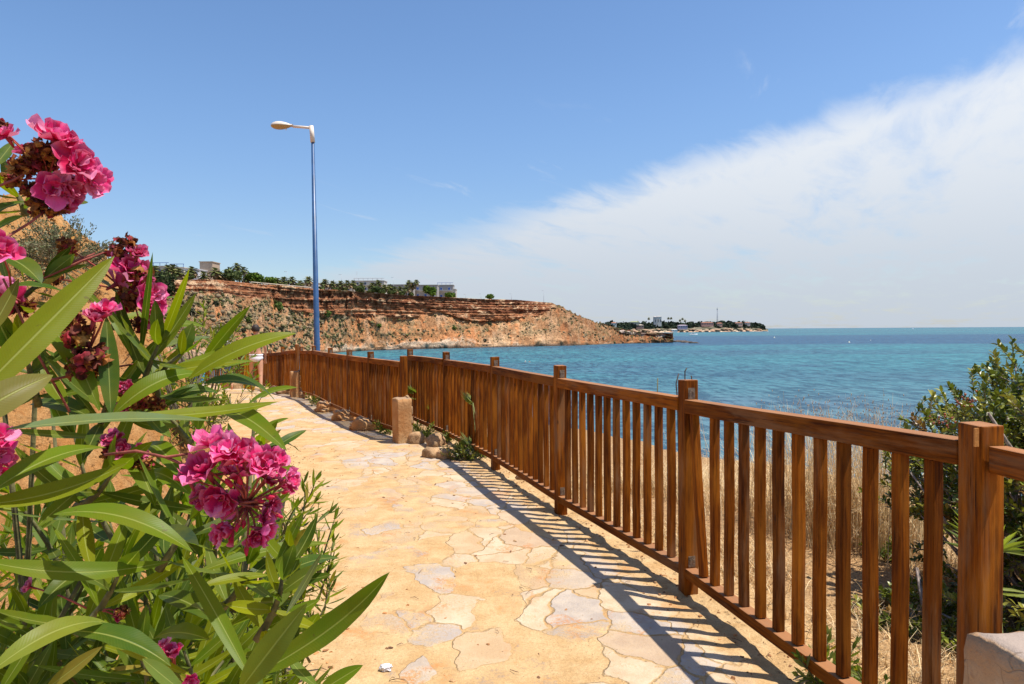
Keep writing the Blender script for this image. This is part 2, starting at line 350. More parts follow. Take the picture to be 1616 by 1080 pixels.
def groundmat(name, paved):
    m_, t = mat(name)
    P = t.n('ShaderNodeTexCoord').outputs['Object']
    a = t.n('ShaderNodeSeparateColor', i_0=t.n('ShaderNodeVertexColor', layer_name='Col').outputs[0])
    d = t.math('MULTIPLY', a.outputs[0], 4.0); sea = t.math('MULTIPLY', a.outputs[1], 8.0); bank = a.outputs[2]
    n_big = t.noise(P, 0.9, 5); n_mid = t.noise(P, 6, 6, 0.6); n_fine = t.noise(P, 70, 5, 0.65); n_grit = t.noise(P, 230, 3, 0.7)
    sand = t.mix(t.ss(n_mid, 0.3, 0.7), (0.49, 0.305, 0.135, 1), (0.61, 0.43, 0.225, 1))
    sand = t.mix(t.math('MULTIPLY', t.ss(n_fine, 0.55, 0.75), 0.35), sand, (0.36, 0.17, 0.06, 1))
    orange = t.mix(t.ss(n_mid, 0.3, 0.75), (0.47, 0.21, 0.06, 1), (0.62, 0.35, 0.14, 1))
    vb = t.n('ShaderNodeTexVoronoi', i_Vector=P); vb.inputs['Scale'].default_value = 16
    pit = t.math('MULTIPLY', t.math('SUBTRACT', 1.0, t.ss(vb.outputs['Distance'], 0.05, 0.35)), t.ss(n_fine, 0.45, 0.6))
    soil = t.mix(t.ss(n_fine, 0.35, 0.7), (0.20, 0.11, 0.05, 1), (0.50, 0.31, 0.15, 1))
    clump = t.math('MULTIPLY', t.ss(n_fine, 0.60, 0.68), t.ss(n_mid, 0.42, 0.6))
    c_ = t.mix(bank, sand, orange)
    c_ = t.mix(t.math('MULTIPLY', t.ss(sea, 0.1, 0.8), 0.85), c_, soil)
    c_ = t.mix(t.math('MULTIPLY', clump, t.math('MAXIMUM', t.ss(sea, 0.02, 0.15), t.ss(d, 2.0, 2.5))), c_, (0.22, 0.09, 0.03, 1))
    hgt = t.math('ADD', t.math('MULTIPLY', n_fine, 0.5), t.math('MULTIPLY', n_mid, 0.8))
    hgt = t.math('ADD', hgt, t.math('MULTIPLY', n_grit, 0.12))
    grain = t.ss(t.math('ADD', t.math('MULTIPLY', n_fine, 0.5), t.math('MULTIPLY', n_grit, 0.5)), 0.42, 0.60)
    c_ = t.mix(grain, t.mix(1.0, c_, (0.80, 0.76, 0.72, 1), 'MULTIPLY'), t.mix(1.0, c_, (1.08, 1.07, 1.05, 1), 'MULTIPLY'))
    bs = 0.9
    if paved:
        wv = t.vmath('MULTIPLY', t.vmath('SUBTRACT', t.n('ShaderNodeTexNoise', i_Vector=P, i_Scale=2.2, i_Detail=3.0).outputs['Color'], (0.5, 0.5, 0.5)).outputs[0], (0.42, 0.42, 0.0)).outputs[0]
        wv2 = t.vmath('MULTIPLY', t.vmath('SUBTRACT', t.n('ShaderNodeTexNoise', i_Vector=P, i_Scale=14.0, i_Detail=3.0).outputs['Color'], (0.5, 0.5, 0.5)).outputs[0], (0.06, 0.06, 0.0)).outputs[0]
        Pw = t.vmath('ADD', t.vmath('ADD', P, wv).outputs[0], wv2).outputs[0]
        Pw = t.n('ShaderNodeMapping', i_Vector=Pw, i_Scale=(1.0, 0.78, 0.0)).outputs[0]
        ve = t.n('ShaderNodeTexVoronoi', feature='DISTANCE_TO_EDGE', i_Vector=Pw); ve.inputs['Scale'].default_value = 3.9
        vc = t.n('ShaderNodeTexVoronoi', i_Vector=Pw); vc.inputs['Scale'].default_value = 3.9
        cc = t.n('ShaderNodeSeparateColor', i_0=vc.outputs['Color'])
        stone_in = t.ss(ve.outputs['Distance'], 0.018, 0.034)
        grey = t.mix(t.ss(n_mid, 0.35, 0.65), (0.38, 0.36, 0.35, 1), (0.50, 0.45, 0.40, 1))
        cream = t.mix(t.ss(n_mid, 0.35, 0.65), (0.53, 0.41, 0.275, 1), (0.64, 0.52, 0.38, 1))
        st = t.mix(t.ss(cc.outputs[0], 0.35, 0.6), grey, cream)
        st = t.mix(t.math('MULTIPLY', t.ss(cc.outputs[1], 0.7, 0.9), 0.6), st, (0.50, 0.32, 0.17, 1))
        st = t.mix(t.math('MULTIPLY', t.ss(n_fine, 0.40, 0.66), 0.45), st, t.mix(1.0, st, (0.80, 0.75, 0.71, 1), 'MULTIPLY'))
        # trodden sand hides the slabs, more and more away from the fence
        cov = t.math('ADD', t.math('ADD', t.math('MULTIPLY', n_big, 0.8), t.math('ADD', t.math('MULTIPLY', n_mid, 0.5), t.math('MULTIPLY', n_fine, 0.28))), t.math('MULTIPLY', d, 0.16))
        cov = t.math('ADD', cov, t.math('MULTIPLY', cc.outputs[2], 0.30))
        bare = t.math('SUBTRACT', 1.0, t.ss(cov, 1.00, 1.22))
        edge = t.math('SUBTRACT', 1.0, t.ss(t.math('ADD', d, t.math('MULTIPLY', n_mid, 0.5)), 1.95, 2.45))
        k = t.math('MULTIPLY', t.math('MULTIPLY', stone_in, bare), edge)
        k = t.math('MULTIPLY', k, t.ss(t.math('ADD', d, t.math('MULTIPLY', n_mid, 0.35)), 0.32, 0.52))
        c_ = t.mix(t.math('MULTIPLY', k, 0.70), c_, st)
        jl = t.math('MULTIPLY', t.math('MULTIPLY', t.math('SUBTRACT', 1.0, t.ss(ve.outputs['Distance'], 0.004, 0.020)), bare), t.ss(n_mid, 0.42, 0.54))
        c_ = t.mix(t.math('MULTIPLY', jl, 0.30), c_, (0.26, 0.135, 0.06, 1))
        rust = t.math('MULTIPLY', t.ss(t.noise(P, 3.3, 6, 0.7, 0.6), 0.53, 0.66), t.ss(n_fine, 0.38, 0.58))
        c_ = t.mix(t.math('MULTIPLY', rust, 0.7), c_, (0.50, 0.20, 0.06, 1))
        hgt = t.math('ADD', t.math('MULTIPLY', hgt, 0.9), t.math('MULTIPLY', k, 0.75)); bs = 0.65
        hgt = t.math('SUBTRACT', hgt, t.math('MULTIPLY', jl, 0.6))
        speck = t.n('ShaderNodeTexVoronoi', i_Vector=P); speck.inputs['Scale'].default_value = 24
        sk = t.math('MULTIPLY', t.math('SUBTRACT', 1.0, t.ss(speck.outputs['Distance'], 0.05, 0.13)), t.ss(n_mid, 0.50, 0.56))
        c_ = t.mix(t.math('MULTIPLY', sk, 0.7), c_, (0.16, 0.07, 0.03, 1))
    else:
        c_ = t.mix(t.math('MULTIPLY', t.math('MULTIPLY', pit, bank), 0.85), c_, (0.20, 0.07, 0.02, 1))
        hgt = t.math('SUBTRACT', hgt, t.math('MULTIPLY', pit, 0.6))
    hgt = t.math('MULTIPLY', hgt, t.math('ADD', 1.0, t.math('MULTIPLY', bank, 2.5)))
    finish(t, c_, 0.92, hgt, bs, 0.02, 0.15); return m_
M['ground'] = groundmat('sandy_soil', False); M['path'] = groundmat('sanded_flagstones', True)
nm = NM(); nm.add(V, quad[~is_path], lat); tag(nm.build('ground', M['ground']), kind='structure')
nm = NM(); nm.add(V, quad[is_path], lat); tag(nm.build('path', M['path']), kind='structure')

# ------------------------------------------------------------------ sea
SEA = EYE - 9.5
def seamat():
    m_, t = mat('sea_water'); P = t.n('ShaderNodeTexCoord').outputs['Object']
    s = t.n('ShaderNodeSeparateXYZ', i_0=P)
    nb = t.noise(t.n('ShaderNodeMapping', i_Vector=P, i_Scale=(0.35, 1, 1)).outputs[0], 0.010, 5, 0.6)
    nm_ = t.noise(t.n('ShaderNodeMapping', i_Vector=P, i_Scale=(0.5, 1, 1)).outputs[0], 0.06, 6, 0.65)
    yy = t.math('ADD', s.outputs[1], t.math('MULTIPLY', t.math('SUBTRACT', nb, 0.5), 520))
    c_ = t.mix(t.ss(nb, 0.38, 0.62), (0.034, 0.165, 0.20, 1), (0.032, 0.118, 0.165, 1))
    xr = t.ss(t.math('ADD', s.outputs[0], t.math('MULTIPLY', nm_, 120)), 40, 170)
    weed = t.math('MULTIPLY', t.math('MULTIPLY', t.ss(yy, 290, 430), t.math('SUBTRACT', 1.0, t.ss(yy, 800, 1000))), xr)
    c_ = t.mix(t.math('MULTIPLY', weed, 0.85), c_, (0.022, 0.075, 0.145, 1))
    c_ = t.mix(t.math('MULTIPLY', t.ss(nm_, 0.52, 0.68), 0.5), c_, (0.035, 0.09, 0.155, 1))
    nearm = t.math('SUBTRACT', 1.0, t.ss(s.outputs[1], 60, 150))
    c_ = t.mix(t.math('MULTIPLY', nearm, 0.5), c_, (0.075, 0.125, 0.17, 1))  # greyer near water: surface reflection painted into the colour
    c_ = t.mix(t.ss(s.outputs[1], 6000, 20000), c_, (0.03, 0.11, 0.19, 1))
    w1 = t.noise(t.n('ShaderNodeMapping', i_Vector=P, i_Scale=(0.5, 1, 1)).outputs[0], 0.55, 5, 0.65, 0.6)
    w2 = t.noise(t.n('ShaderNodeMapping', i_Vector=P, i_Scale=(0.6, 1, 1)).outputs[0], 2.3, 4, 0.6, 0.4)
    foam = t.math('MULTIPLY', t.ss(w1, 0.745, 0.775), t.ss(nm_, 0.5, 0.62))
    h = t.math('ADD', w1, t.math('MULTIPLY', w2, 0.4))
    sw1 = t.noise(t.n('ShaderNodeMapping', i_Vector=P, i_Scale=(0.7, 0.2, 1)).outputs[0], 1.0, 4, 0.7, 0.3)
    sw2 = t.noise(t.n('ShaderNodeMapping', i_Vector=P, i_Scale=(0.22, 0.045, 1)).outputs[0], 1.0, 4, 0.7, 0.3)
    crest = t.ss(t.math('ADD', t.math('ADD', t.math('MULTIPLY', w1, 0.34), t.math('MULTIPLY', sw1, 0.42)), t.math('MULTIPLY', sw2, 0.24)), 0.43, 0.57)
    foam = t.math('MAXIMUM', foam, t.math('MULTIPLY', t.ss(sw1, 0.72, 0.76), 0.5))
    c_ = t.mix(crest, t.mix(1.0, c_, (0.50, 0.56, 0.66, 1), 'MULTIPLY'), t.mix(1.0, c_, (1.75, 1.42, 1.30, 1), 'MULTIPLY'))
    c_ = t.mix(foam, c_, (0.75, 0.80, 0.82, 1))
    b = t.n('ShaderNodeBump', i_Height=h); b.inputs['Strength'].default_value = 0.9; b.inputs['Distance'].default_value = 0.5
    df = t.n('ShaderNodeBsdfDiffuse', i_Color=c_, i_Normal=b.outputs[0])
    gl = t.n('ShaderNodeBsdfGlossy', i_Normal=b.outputs[0]); gl.inputs['Roughness'].default_value = 0.18
    fr = t.n('ShaderNodeFresnel', i_Normal=b.outputs[0]); fr.inputs['IOR'].default_value = 1.33
    k = t.math('MINIMUM', t.math('MULTIPLY', fr.outputs[0], 0.55), 0.28)
    mx = t.n('ShaderNodeMixShader', i_0=k, i_1=df.outputs[0], i_2=gl.outputs[0])
    o = t.n('ShaderNodeOutputMaterial'); t.set(o.inputs[0], mx.outputs[0]); return m_
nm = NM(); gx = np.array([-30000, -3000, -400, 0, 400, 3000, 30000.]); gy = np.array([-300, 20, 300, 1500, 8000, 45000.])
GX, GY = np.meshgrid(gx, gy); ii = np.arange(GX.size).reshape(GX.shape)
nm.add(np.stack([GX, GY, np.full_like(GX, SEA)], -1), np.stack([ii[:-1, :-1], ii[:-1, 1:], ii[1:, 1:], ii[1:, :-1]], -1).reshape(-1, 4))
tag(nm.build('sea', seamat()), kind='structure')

# ------------------------------------------------------------------ the cliff across the bay
ZT = 20.0                                            # clifftop above the path
edge_tab = [(40, 190), (140, 205), (230, 232), (275, 240), (345, 245), (403, 264), (493, 298), (572, 328), (648, 363), (723, 391), (822, 426), (871, 450), (898, 452), (922, 455), (942, 458), (979, 464), (1008, 468), (1040, 471), (1056, 472)]
edge_y = [(40, 430), (140, 434), (230, 439), (275, 441), (345, 442), (403, 448), (493, 456), (572, 461.5), (648, 467), (723, 470.5), (822, 474), (871, 478), (898, 491.5), (922, 503), (942, 510.5), (979, 519), (1008, 524), (1040, 525.5), (1056, 526)]
base_tab = [(40, 150), (140, 160), (230, 178), (400, 232), (500, 280), (560, 318), (620, 341), (750, 369), (900, 401), (979, 451), (1030, 465), (1062, 471)]
cf_tab = [(40, .3), (230, .28), (400, .27), (500, .40), (560, .42), (650, .44), (800, .42), (850, .30), (885, .02), (960, .0), (978, .25), (1062, .5)]
K = 1150
pxs = np.linspace(60, 1062, K)
def tab(tb, p): return np.interp(p, [a for a, b in tb], [b for a, b in tb])
Eyd = tab(edge_tab, pxs); Epy = tab(edge_y, pxs); Byd = tab(base_tab, pxs); cf = tab(cf_tab, pxs)
ET = np.array([list(at(p, q, y)) for p, q, y in zip(pxs, Epy, Eyd)])
BP = np.array([[ray(p, 540).x * y, y, SEA] for p, y in zip(pxs, Byd)])
arc = np.concatenate([[0], np.cumsum(np.linalg.norm(np.diff(BP[:, :2], axis=0), axis=1))])
cf = np.where(cf > .15, np.clip(cf + .10 * fbm(arc / 28, arc * 0 + 5, seed=19, o=3) - .10 * np.exp(-((pxs - 600) / 22) ** 2) - .08 * np.exp(-((pxs - 420) / 18) ** 2), .12, .55), cf)
nrm2 = unit(BP[:, :2] - ET[:, :2])
rows = 150
q = np.linspace(0, 1, rows)[:, None]
S = arc[None, :].repeat(rows, 0)
cfr = cf[None, :]
foot = 0.10 * (0.6 + 0.8 * sstep(fbm(S / 30, S * 0 + 2, seed=40, o=2), -0.3, 0.5))
tq = np.clip(q / 0.5, 0, 1)
hq = np.where(q < 0.04, foot * q / 0.04, foot + (1 - cfr - foot) * np.clip((q - 0.04) / 0.46, 0, 1) ** 1.1)
hq = np.where(q > 0.5, (1 - cfr) + cfr * (q - 0.5) / 0.5, hq)
pq = np.where(q < 0.04, 0.03 * q / 0.04, 0.03 + 0.85 * np.clip((q - 0.04) / 0.46, 0, 1))
flatc = np.where(cfr < 0.12, 1, 0)
pq = np.where(q > 0.5, 0.88 + 0.12 * (q - 0.5) / 0.5, pq)
Hc = (ET[:, 2] - SEA)[None, :]
Zc = SEA + hq * Hc
Pl = BP[None, :, :2] * (1 - pq[..., None]) + ET[None, :, :2] * pq[..., None]
cl = sstep(q + 0 * S, 0.49, 0.53) * sstep(cfr + 0 * S, 0.03, 0.15)
tal = 1 - cl
gul = 1 - np.abs(fbm(S / 16, q * 2.2 + S * 0, seed=21, o=3))
disp = tal * sstep(q + 0 * S, 0.02, 0.2) * (3.0 * (gul - 0.6) + 1.4 * fbm(S / 6, Zc / 6, seed=22, o=4, g=0.6))
zrel = Zc + 1.2 * fbm(S / 60, S * 0, seed=30, o=2)
led = vnoise(zrel * 0.55, S / 160, seed=31) + 0.7 * vnoise(zrel * 1.5, S / 60, seed=32) + 0.35 * vnoise(zrel * 3.1, S / 18, seed=33)
led = np.sign(led) * np.abs(led) ** 0.6
disp = disp + cl * (1.3 * led + 4.6 * fbm(S / 22, Zc / 26, seed=34, o=5) + 1.3 * fbm(S / 4.5, Zc / 3, seed=35, o=4, g=.65)) * np.clip(cfr * 3, 0.2, 1)
disp = disp + (1 - sstep(q + 0 * S, 0.03, 0.10)) * 1.6 * fbm(S / 7, Zc / 5, seed=36, o=4)
X_ = Pl[..., 0] + nrm2[None, :, 0] * disp; Y_ = Pl[..., 1] + nrm2[None, :, 1] * disp
Zc = Zc + tal * sstep(q + 0 * S, 0.03, 0.1) * (1.0 * fbm(S / 2.6, Pl[..., 1] / 2.6, seed=37, o=4, g=0.65)) * (1 - sstep(q + 0 * S, 0.97, 1))
# ground of the plateau behind the edge
bk = np.array([3, 8, 16, 30, 55, 100, 180, 300.])[:, None]
Xp = ET[None, :, 0] - nrm2[None, :, 0] * bk; Yp = ET[None, :, 1] - nrm2[None, :, 1] * bk
drop = sstep(pxs, 830, 900)[None, :]
Zp = ET[None, :, 2] + 0.4 * fbm(Xp / 12, Yp / 12, seed=44, o=3) * np.minimum(bk / 10, 1) - np.minimum(bk * 0.30, 40) * drop
Zp = np.maximum(Zp, SEA - 3)
# colours
n1 = fbm(S / 9, Zc / 4, seed=50, o=5, g=0.6); n2 = fbm(S / 2.2, Zc / 1.6, seed=51, o=4, g=0.7); n3 = fbm(S / 40, Zc / 14, seed=52, o=3)
def mixc(k, a, b): k = np.clip(k, 0, 1)[..., None]; return np.asarray(a) * (1 - k) + np.asarray(b) * k
one = np.ones(S.shape + (3,))
talc = mixc(sstep(n1, -0.4, 0.5), one * (0.36, 0.195, 0.095), one * (0.56, 0.35, 0.19))
talc = mixc(sstep(n3 + 0.4 * n1, 0.15, 0.7), talc, one * (0.46, 0.225, 0.10))
strk = fbm(S / 4.5 + 1.5 * q, q * 1.6 + S * 0, seed=57, o=4, g=.6)
talc = mixc(sstep(strk, .1, .6) * .75, talc, one * (0.55, 0.24, 0.10)); talc = mixc(sstep(-strk, .2, .7) * .4, talc, one * (0.56, 0.39, 0.25))
scrubk = sstep(n1 * 0.6 + n2 * 0.5 + 0.25 * (pxs[None, :] < 560) - 0.15 * (q - 0.2), 0.0, 0.55)
talc = mixc(scrubk * 0.62 * sstep(q + 0 * S, 0.10, 0.2), talc, one * (0.20, 0.17, 0.09))
lowk = 1 - sstep(q + 0.05 * n1, 0.03, 0.11)
talc = mixc(lowk * sstep(n3 + 0.5 * n1 + .3 * n2, -0.1, 0.6), talc, one * (0.58, 0.44, 0.31))
bands = vnoise(zrel * 0.8, S / 200, seed=60) + 0.6 * vnoise(zrel * 2.3, S / 90, seed=61)
cfc = mixc(sstep(bands, -0.5, 0.6), one * (0.15, 0.055, 0.028), one * (0.36, 0.15, 0.068))
cfc = mixc(sstep(led * .8 + 0.7 * n1 + .5 * n2, 0.75, 1.25), cfc, one * (0.62, 0.42, 0.25))
cfc = mixc(sstep(n2, 0.2, 0.9) * 0.4, cfc, one * (0.60, 0.36, 0.2))
ccol = talc * tal[..., None] + cfc * cl[..., None]
endk = sstep(pxs[None, :] + 0 * S, 968, 982) * sstep(q + 0 * S, 0.5, 0.56) * (1 - sstep(q + 0 * S, 0.86, 0.93))
ccol = mixc(endk * sstep(n1 + 0.5, 0.1, 0.5), ccol, one * (0.78, 0.70, 0.62))
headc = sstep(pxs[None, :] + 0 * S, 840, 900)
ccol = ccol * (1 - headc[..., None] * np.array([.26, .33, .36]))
hill = sstep(pxs[None, :] + 0 * S, 860, 900) * sstep(q + 0.1 * n3, 0.5, 0.95) * (1 - sstep(pxs[None, :] + 0 * S, 960, 985))
ccol = mixc(hill * 0.6, ccol, one * (0.24, 0.20, 0.10))
tip = sstep(-q + 0 * S, -0.02, -0.008); ccol = mixc(tip, ccol, one * (0.15, 0.10, 0.07))
pcol = np.ones(Xp.shape + (3,)) * (0.42, 0.30, 0.18)
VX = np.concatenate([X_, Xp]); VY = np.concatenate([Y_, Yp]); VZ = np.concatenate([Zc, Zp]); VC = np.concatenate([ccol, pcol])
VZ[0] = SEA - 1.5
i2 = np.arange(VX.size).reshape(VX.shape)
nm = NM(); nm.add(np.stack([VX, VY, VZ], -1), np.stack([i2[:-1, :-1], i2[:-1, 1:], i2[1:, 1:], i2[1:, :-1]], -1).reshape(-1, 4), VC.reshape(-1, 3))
def cliffmat():
    m_, t = mat('weathered_sandstone'); P = t.n('ShaderNodeTexCoord').outputs['Object']; a = t.n('ShaderNodeVertexColor', layer_name='Col').outputs[0]
    n1 = t.noise(P, 0.35, 6, 0.7); n2 = t.noise(P, 1.1, 5, 0.75)
    f = t.math('ADD', t.math('MULTIPLY', t.ss(n1, 0.36, 0.64), 0.50), t.math('MULTIPLY', t.ss(n2, 0.36, 0.64), 0.52)); kk = t.n('ShaderNodeCombineXYZ', i_0=t.math('ADD', f, 0.54), i_1=t.math('ADD', f, 0.50), i_2=t.math('ADD', f, 0.46))  # noise puts dark pockets of shadow among the rubble into the colour
    finish(t, t.mix(1.0, a, kk.outputs[0], 'MULTIPLY'), 0.95, t.math('ADD', n1, n2), 1.0, 1.2, 0.1); return m_
M['cliff'] = cliffmat()
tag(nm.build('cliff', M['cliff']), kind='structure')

# scrub on the talus (one mass) and the larger single shrubs
ICO = None
def ico(sub=2):
    bm = bmesh.new(); bmesh.ops.create_icosphere(bm, subdivisions=sub, radius=1.0)
    v = np.array([p.co[:] for p in bm.verts]); f = np.array([[x.index for x in p.verts] for p in bm.faces]); bm.free(); return v, f
IV1, IF1 = ico(1); IV2, IF2 = ico(2); IV3, IF3 = ico(3); IV4, IF4 = ico(4)
def leaf_puff(nm, c_, rad, n, size, cols, seed=0, hollow=0.55):
    """n small leaf-clump quads spread through an uneven ellipsoid"""
    r_ = np.random.default_rng(seed); c_ = np.asarray(c_); rad = np.asarray(rad, float)
    u = unit(r_.normal(size=(n, 3))); k = r_.uniform(hollow, 1.0, n) ** 0.7
    k = k * (1 + 0.28 * fbm(u[:, 0] * 2.3 + seed, u[:, 1] * 2.3, u[:, 2] * 2.3, seed=seed, o=3))
    O = c_ + u * k[:, None] * rad
    n_ = unit(u + r_.normal(size=(n, 3)) * 0.7); a = unit(np.cross(n_, r_.normal(size=(n, 3)))); b = np.cross(n_, a)
    s = size * r_.uniform(0.6, 1.4, n)[:, None]
    T = np.array([[-.5, -.5, 0], [.5, -.35, .1], [.6, .5, 0], [-.3, .45, -.1]])
    cols = np.asarray(cols, float); ci = cols[r_.integers(0, len(cols), n)] * r_.uniform(0.7, 1.25, (n, 1))
    nm.batch(T, [[0, 1, 2, 3]], None, O, a * s, b * s, n_ * s, ci)
sel_i = []
nm = NM(); r_ = np.random.default_rng(5)
cnt = 0
O = []; Ssz = []; Cc = []
while cnt < 4200:
    j = r_.integers(0, K); i = r_.integers(10, 76) if pxs[j] < 880 else r_.integers(10, 148)
    dens = 0.85 if pxs[j] < 545 else 0.18 if pxs[j] < 860 else 0.45
    if r_.random() > dens * (0.35 + scrubk[i, j]): continue
    O.append((X_[i, j], Y_[i, j], Zc[i, j] + 0.1)); Ssz.append(0.25 + 0.75 * r_.random() ** 2); Cc.append(np.array([(0.16, 0.135, 0.06), (0.21, 0.165, 0.09), (0.26, 0.19, 0.115), (0.11, 0.11, 0.04)][r_.integers(0, 4)]) * r_.uniform(0.7, 1.3)); cnt += 1
O = np.array(O); Ssz = np.array(Ssz)[:, None]
jit = 1 + 0.35 * r_.normal(size=(len(O), len(IV1), 1)); T = IV1[None] * jit
nm.batch(T, IF1, None, O, Ssz * [[1, 0, 0]], Ssz * [[0, 1, 0]], Ssz * 0.7 * [[0, 0, 1]], np.array(Cc))
tag(nm.build('scrub', M['far_leaf']), kind='stuff', label='grey green scrub scattered over the stony slope below the cliff', cat='scrub')
shr = [(436, 484, 22, 'bright green shrub high on the slope, left of the lamp post'), (391, 505, 12, 'green shrub lower down the slope behind the oleander leaf'), (300, 492, 18, 'dark round shrub on the slope just right of the pink flowers'),
       (341, 478, 11, 'small dark shrub at the foot of the layered cliff'), (516, 494, 14, 'dark green shrub right beside the lamp post on the slope'), (597, 513, 10, 'small bright green shrub on bare orange slope'),
       (772, 510, 9, 'narrow dark shrub standing under the middle of the cliff'), (717, 516, 8, 'small green shrub under the cliff wall, left of the narrow one'), (765, 536, 8, 'small shrub low above the white shore rock'),
       (384, 522, 9, 'grey dark bush low on the slope by the oleander tips'), (440, 517, 9, 'grey bush halfway down, left of the lamp post'), (486, 526, 8, 'small dark bush low beside the lamp post')]
def cliff_point(px, py):
    """the cliff surface vertex that stands nearest to that sight line"""
    j = int(np.argmin(np.abs(pxs - px))); d_ = ray(px, py)
    i = int(np.argmin(np.abs((Zc[:, j] - EYE) / Y_[:, j] - d_.z))); return Vector((X_[i, j], Y_[i, j], Zc[i, j]))
for k, (px, py, wpx, lab) in enumerate(shr):
    p = cliff_point(px, py + 3); r = wpx * p.y / 1077 / 2
    nm = NM(); g_ = (0.10, 0.14, 0.03) if 'green' in lab else (0.06, 0.065, 0.035)
    leaf_puff(nm, (p.x, p.y, p.z + r * 0.3), (r, r, r * 0.75), 260, r * 0.32, [g_, (g_[0] * 1.5, g_[1] * 1.3, g_[2] * 1.2), (g_[0] * .6, g_[1] * .6, g_[2] * .6)], seed=70 + k, hollow=0.3)
    tag(nm.build('shrub', M['far_leaf']), lab, 'shrub', 'shrubs on the slope under the cliff')
nm = NM(); p = at(257, 444, 236); leaf_puff(nm, p, (4.2, 3.5, 3.2), 700, 0.8, [(0.06, 0.08, 0.025), (0.04, 0.05, 0.02), (0.09, 0.10, 0.04)], seed=91, hollow=0.2)
leaf_puff(nm, at(268, 454, 236), (1.6, 2, 2.6), 250, 0.8, [(0.06, 0.08, 0.025), (0.04, 0.05, 0.02)], seed=92, hollow=0.2)
tag(nm.build('bush', M['far_leaf']), 'big dark bush hanging over the cliff edge at its left end', 'bush')

# ------------------------------------------------------------------ palms, trees and houses on the clifftop
def edge_at(px): return float(np.interp(px, pxs, Eyd)), float(np.interp(px, pxs, ET[:, 2]))
def palm(label, loc, hgt, crown, seed, slim=False, group='fan palms along the clifftop'):
    r_ = np.random.default_rng(seed); T0 = thing('palm_tree', label, 'palm tree', loc, group)
    x, y, z = loc; lean = r_.normal(size=2) * 0.02 * hgt
    top = np.array([x + lean[0], y + lean[1], z + hgt])
    tr = NM(); rad = 0.16 if slim else 0.28
    tr.tube([np.array(loc) * 1.0 - (0, 0, 0.6), np.array([x + lean[0] * .4, y, z + hgt * .5]), top], [rad * 1.2, rad, rad * .85], 7, (0.20, 0.14, 0.09)); tr.build('trunk', M['twig'], T0)
    nm = NM(); n = 34
    for i in range(n):
        az = i * 2.399 + r_.uniform(-.2, .2); el = R(75) - R(125) * (i / n) ** 0.9
        d_ = np.array([math.cos(az) * math.cos(el), math.sin(az) * math.cos(el), math.sin(el)])
        L = crown * r_.uniform(0.8, 1.1); side = unit(np.cross(d_, (0, 0, 1.0001)))
        pts = [top + d_ * L * s + np.array([0, 0, -0.38 * L * s * s]) for s in (0.12, 0.55, 0.8, 1.05)]
        wd = [0.05 * L, 0.16 * L, 0.34 * L, 0.06 * L]
        Vv = []
        for p_, w_ in zip(pts, wd): Vv += [p_ - side * w_, p_ + side * w_ + np.array([0, 0, 0.05 * L])]
        c_ = np.array([(0.13, 0.14, 0.04), (0.17, 0.165, 0.06), (0.09, 0.105, 0.035)][i % 3]) * r_.uniform(.8, 1.2)
        if i > n * 0.70: c_ = np.array((0.30, 0.21, 0.11)) * r_.uniform(.7, 1.1)
        nm.add(Vv, [[0, 1, 3, 2], [2, 3, 5, 4], [4, 5, 7, 6]], c_)
    nm.build('crown', M['far_leaf'], T0)
    if not slim:
        sk = NM(); leaf_puff(sk, top - np.array([0, 0, crown * .55]), (crown * .35, crown * .35, crown * .5), 50, crown * .35, [(0.30, 0.20, 0.11), (0.22, 0.14, 0.07)], seed, 0.2); sk.build('dry_fronds', M['far_leaf'], T0)
    return T0
def pz(px, y): return float(np.interp(px, pxs, ET[:, 2]))
# (picture x, crown top y, slim)
pal = [(245, 417, 0), (264, 417, 0), (272, 416, 0), (283, 422, 0), (302, 419, 0), (321, 427, 0), (339, 421, 0), (347, 427, 0), (358, 424, 0), (374, 413.5, 1), (384, 420, 1), (389, 431, 0), (404, 429, 0),
       (437, 437, 0), (447, 436, 0), (460, 435, 0), (473, 441, 0), (487, 435, 0), (512, 439, 0), (525, 441.5, 0), (537, 441.5, 0), (548, 441, 0), (557, 441, 0), (570, 444.5, 0), (587, 444.5, 0), (596, 441, 0), (606, 448, 0),
       (614, 447, 0), (622, 451, 0), (631, 451, 0), (641, 449, 0), (645, 441, 1), (650, 445, 0), (656, 440.5, 1)]
ordw = ['first', 'second', 'third', 'fourth', 'fifth', 'sixth', 'seventh', 'eighth', 'ninth', 'tenth', 'eleventh', 'twelfth', 'thirteenth', 'fourteenth', 'fifteenth']
zones = [(0, 314, 'left of the tan tower'), (314, 400, 'between the tan tower and the leafy grove'), (400, 500, 'right of the grove up to the lamp post'), (500, 560, 'right of the lamp post before the white flats'), (560, 700, 'in front of the white flats')]
zc = {}
for k, (px, ty, slim) in enumerate(pal):
    yd, z0 = edge_at(px); yd += 9 + 5 * ((k * 37) % 5) / 4
    p = at(px, ty, yd); z0 = z0 - 0.1; cr = 2.6 if not slim else 2.2
    hgt = max(p.z - z0 - cr * 0.75, 2.0)
    zn = [z for z in zones if z[0] <= px < z[1]][0][2]; zc[zn] = zc.get(zn, 0) + 1
    palm('%s %s palm %s' % (ordw[zc[zn] - 1], 'tall slim' if slim else 'shaggy fan', zn), (p.x, yd, z0), hgt, cr, 200 + k, bool(slim))
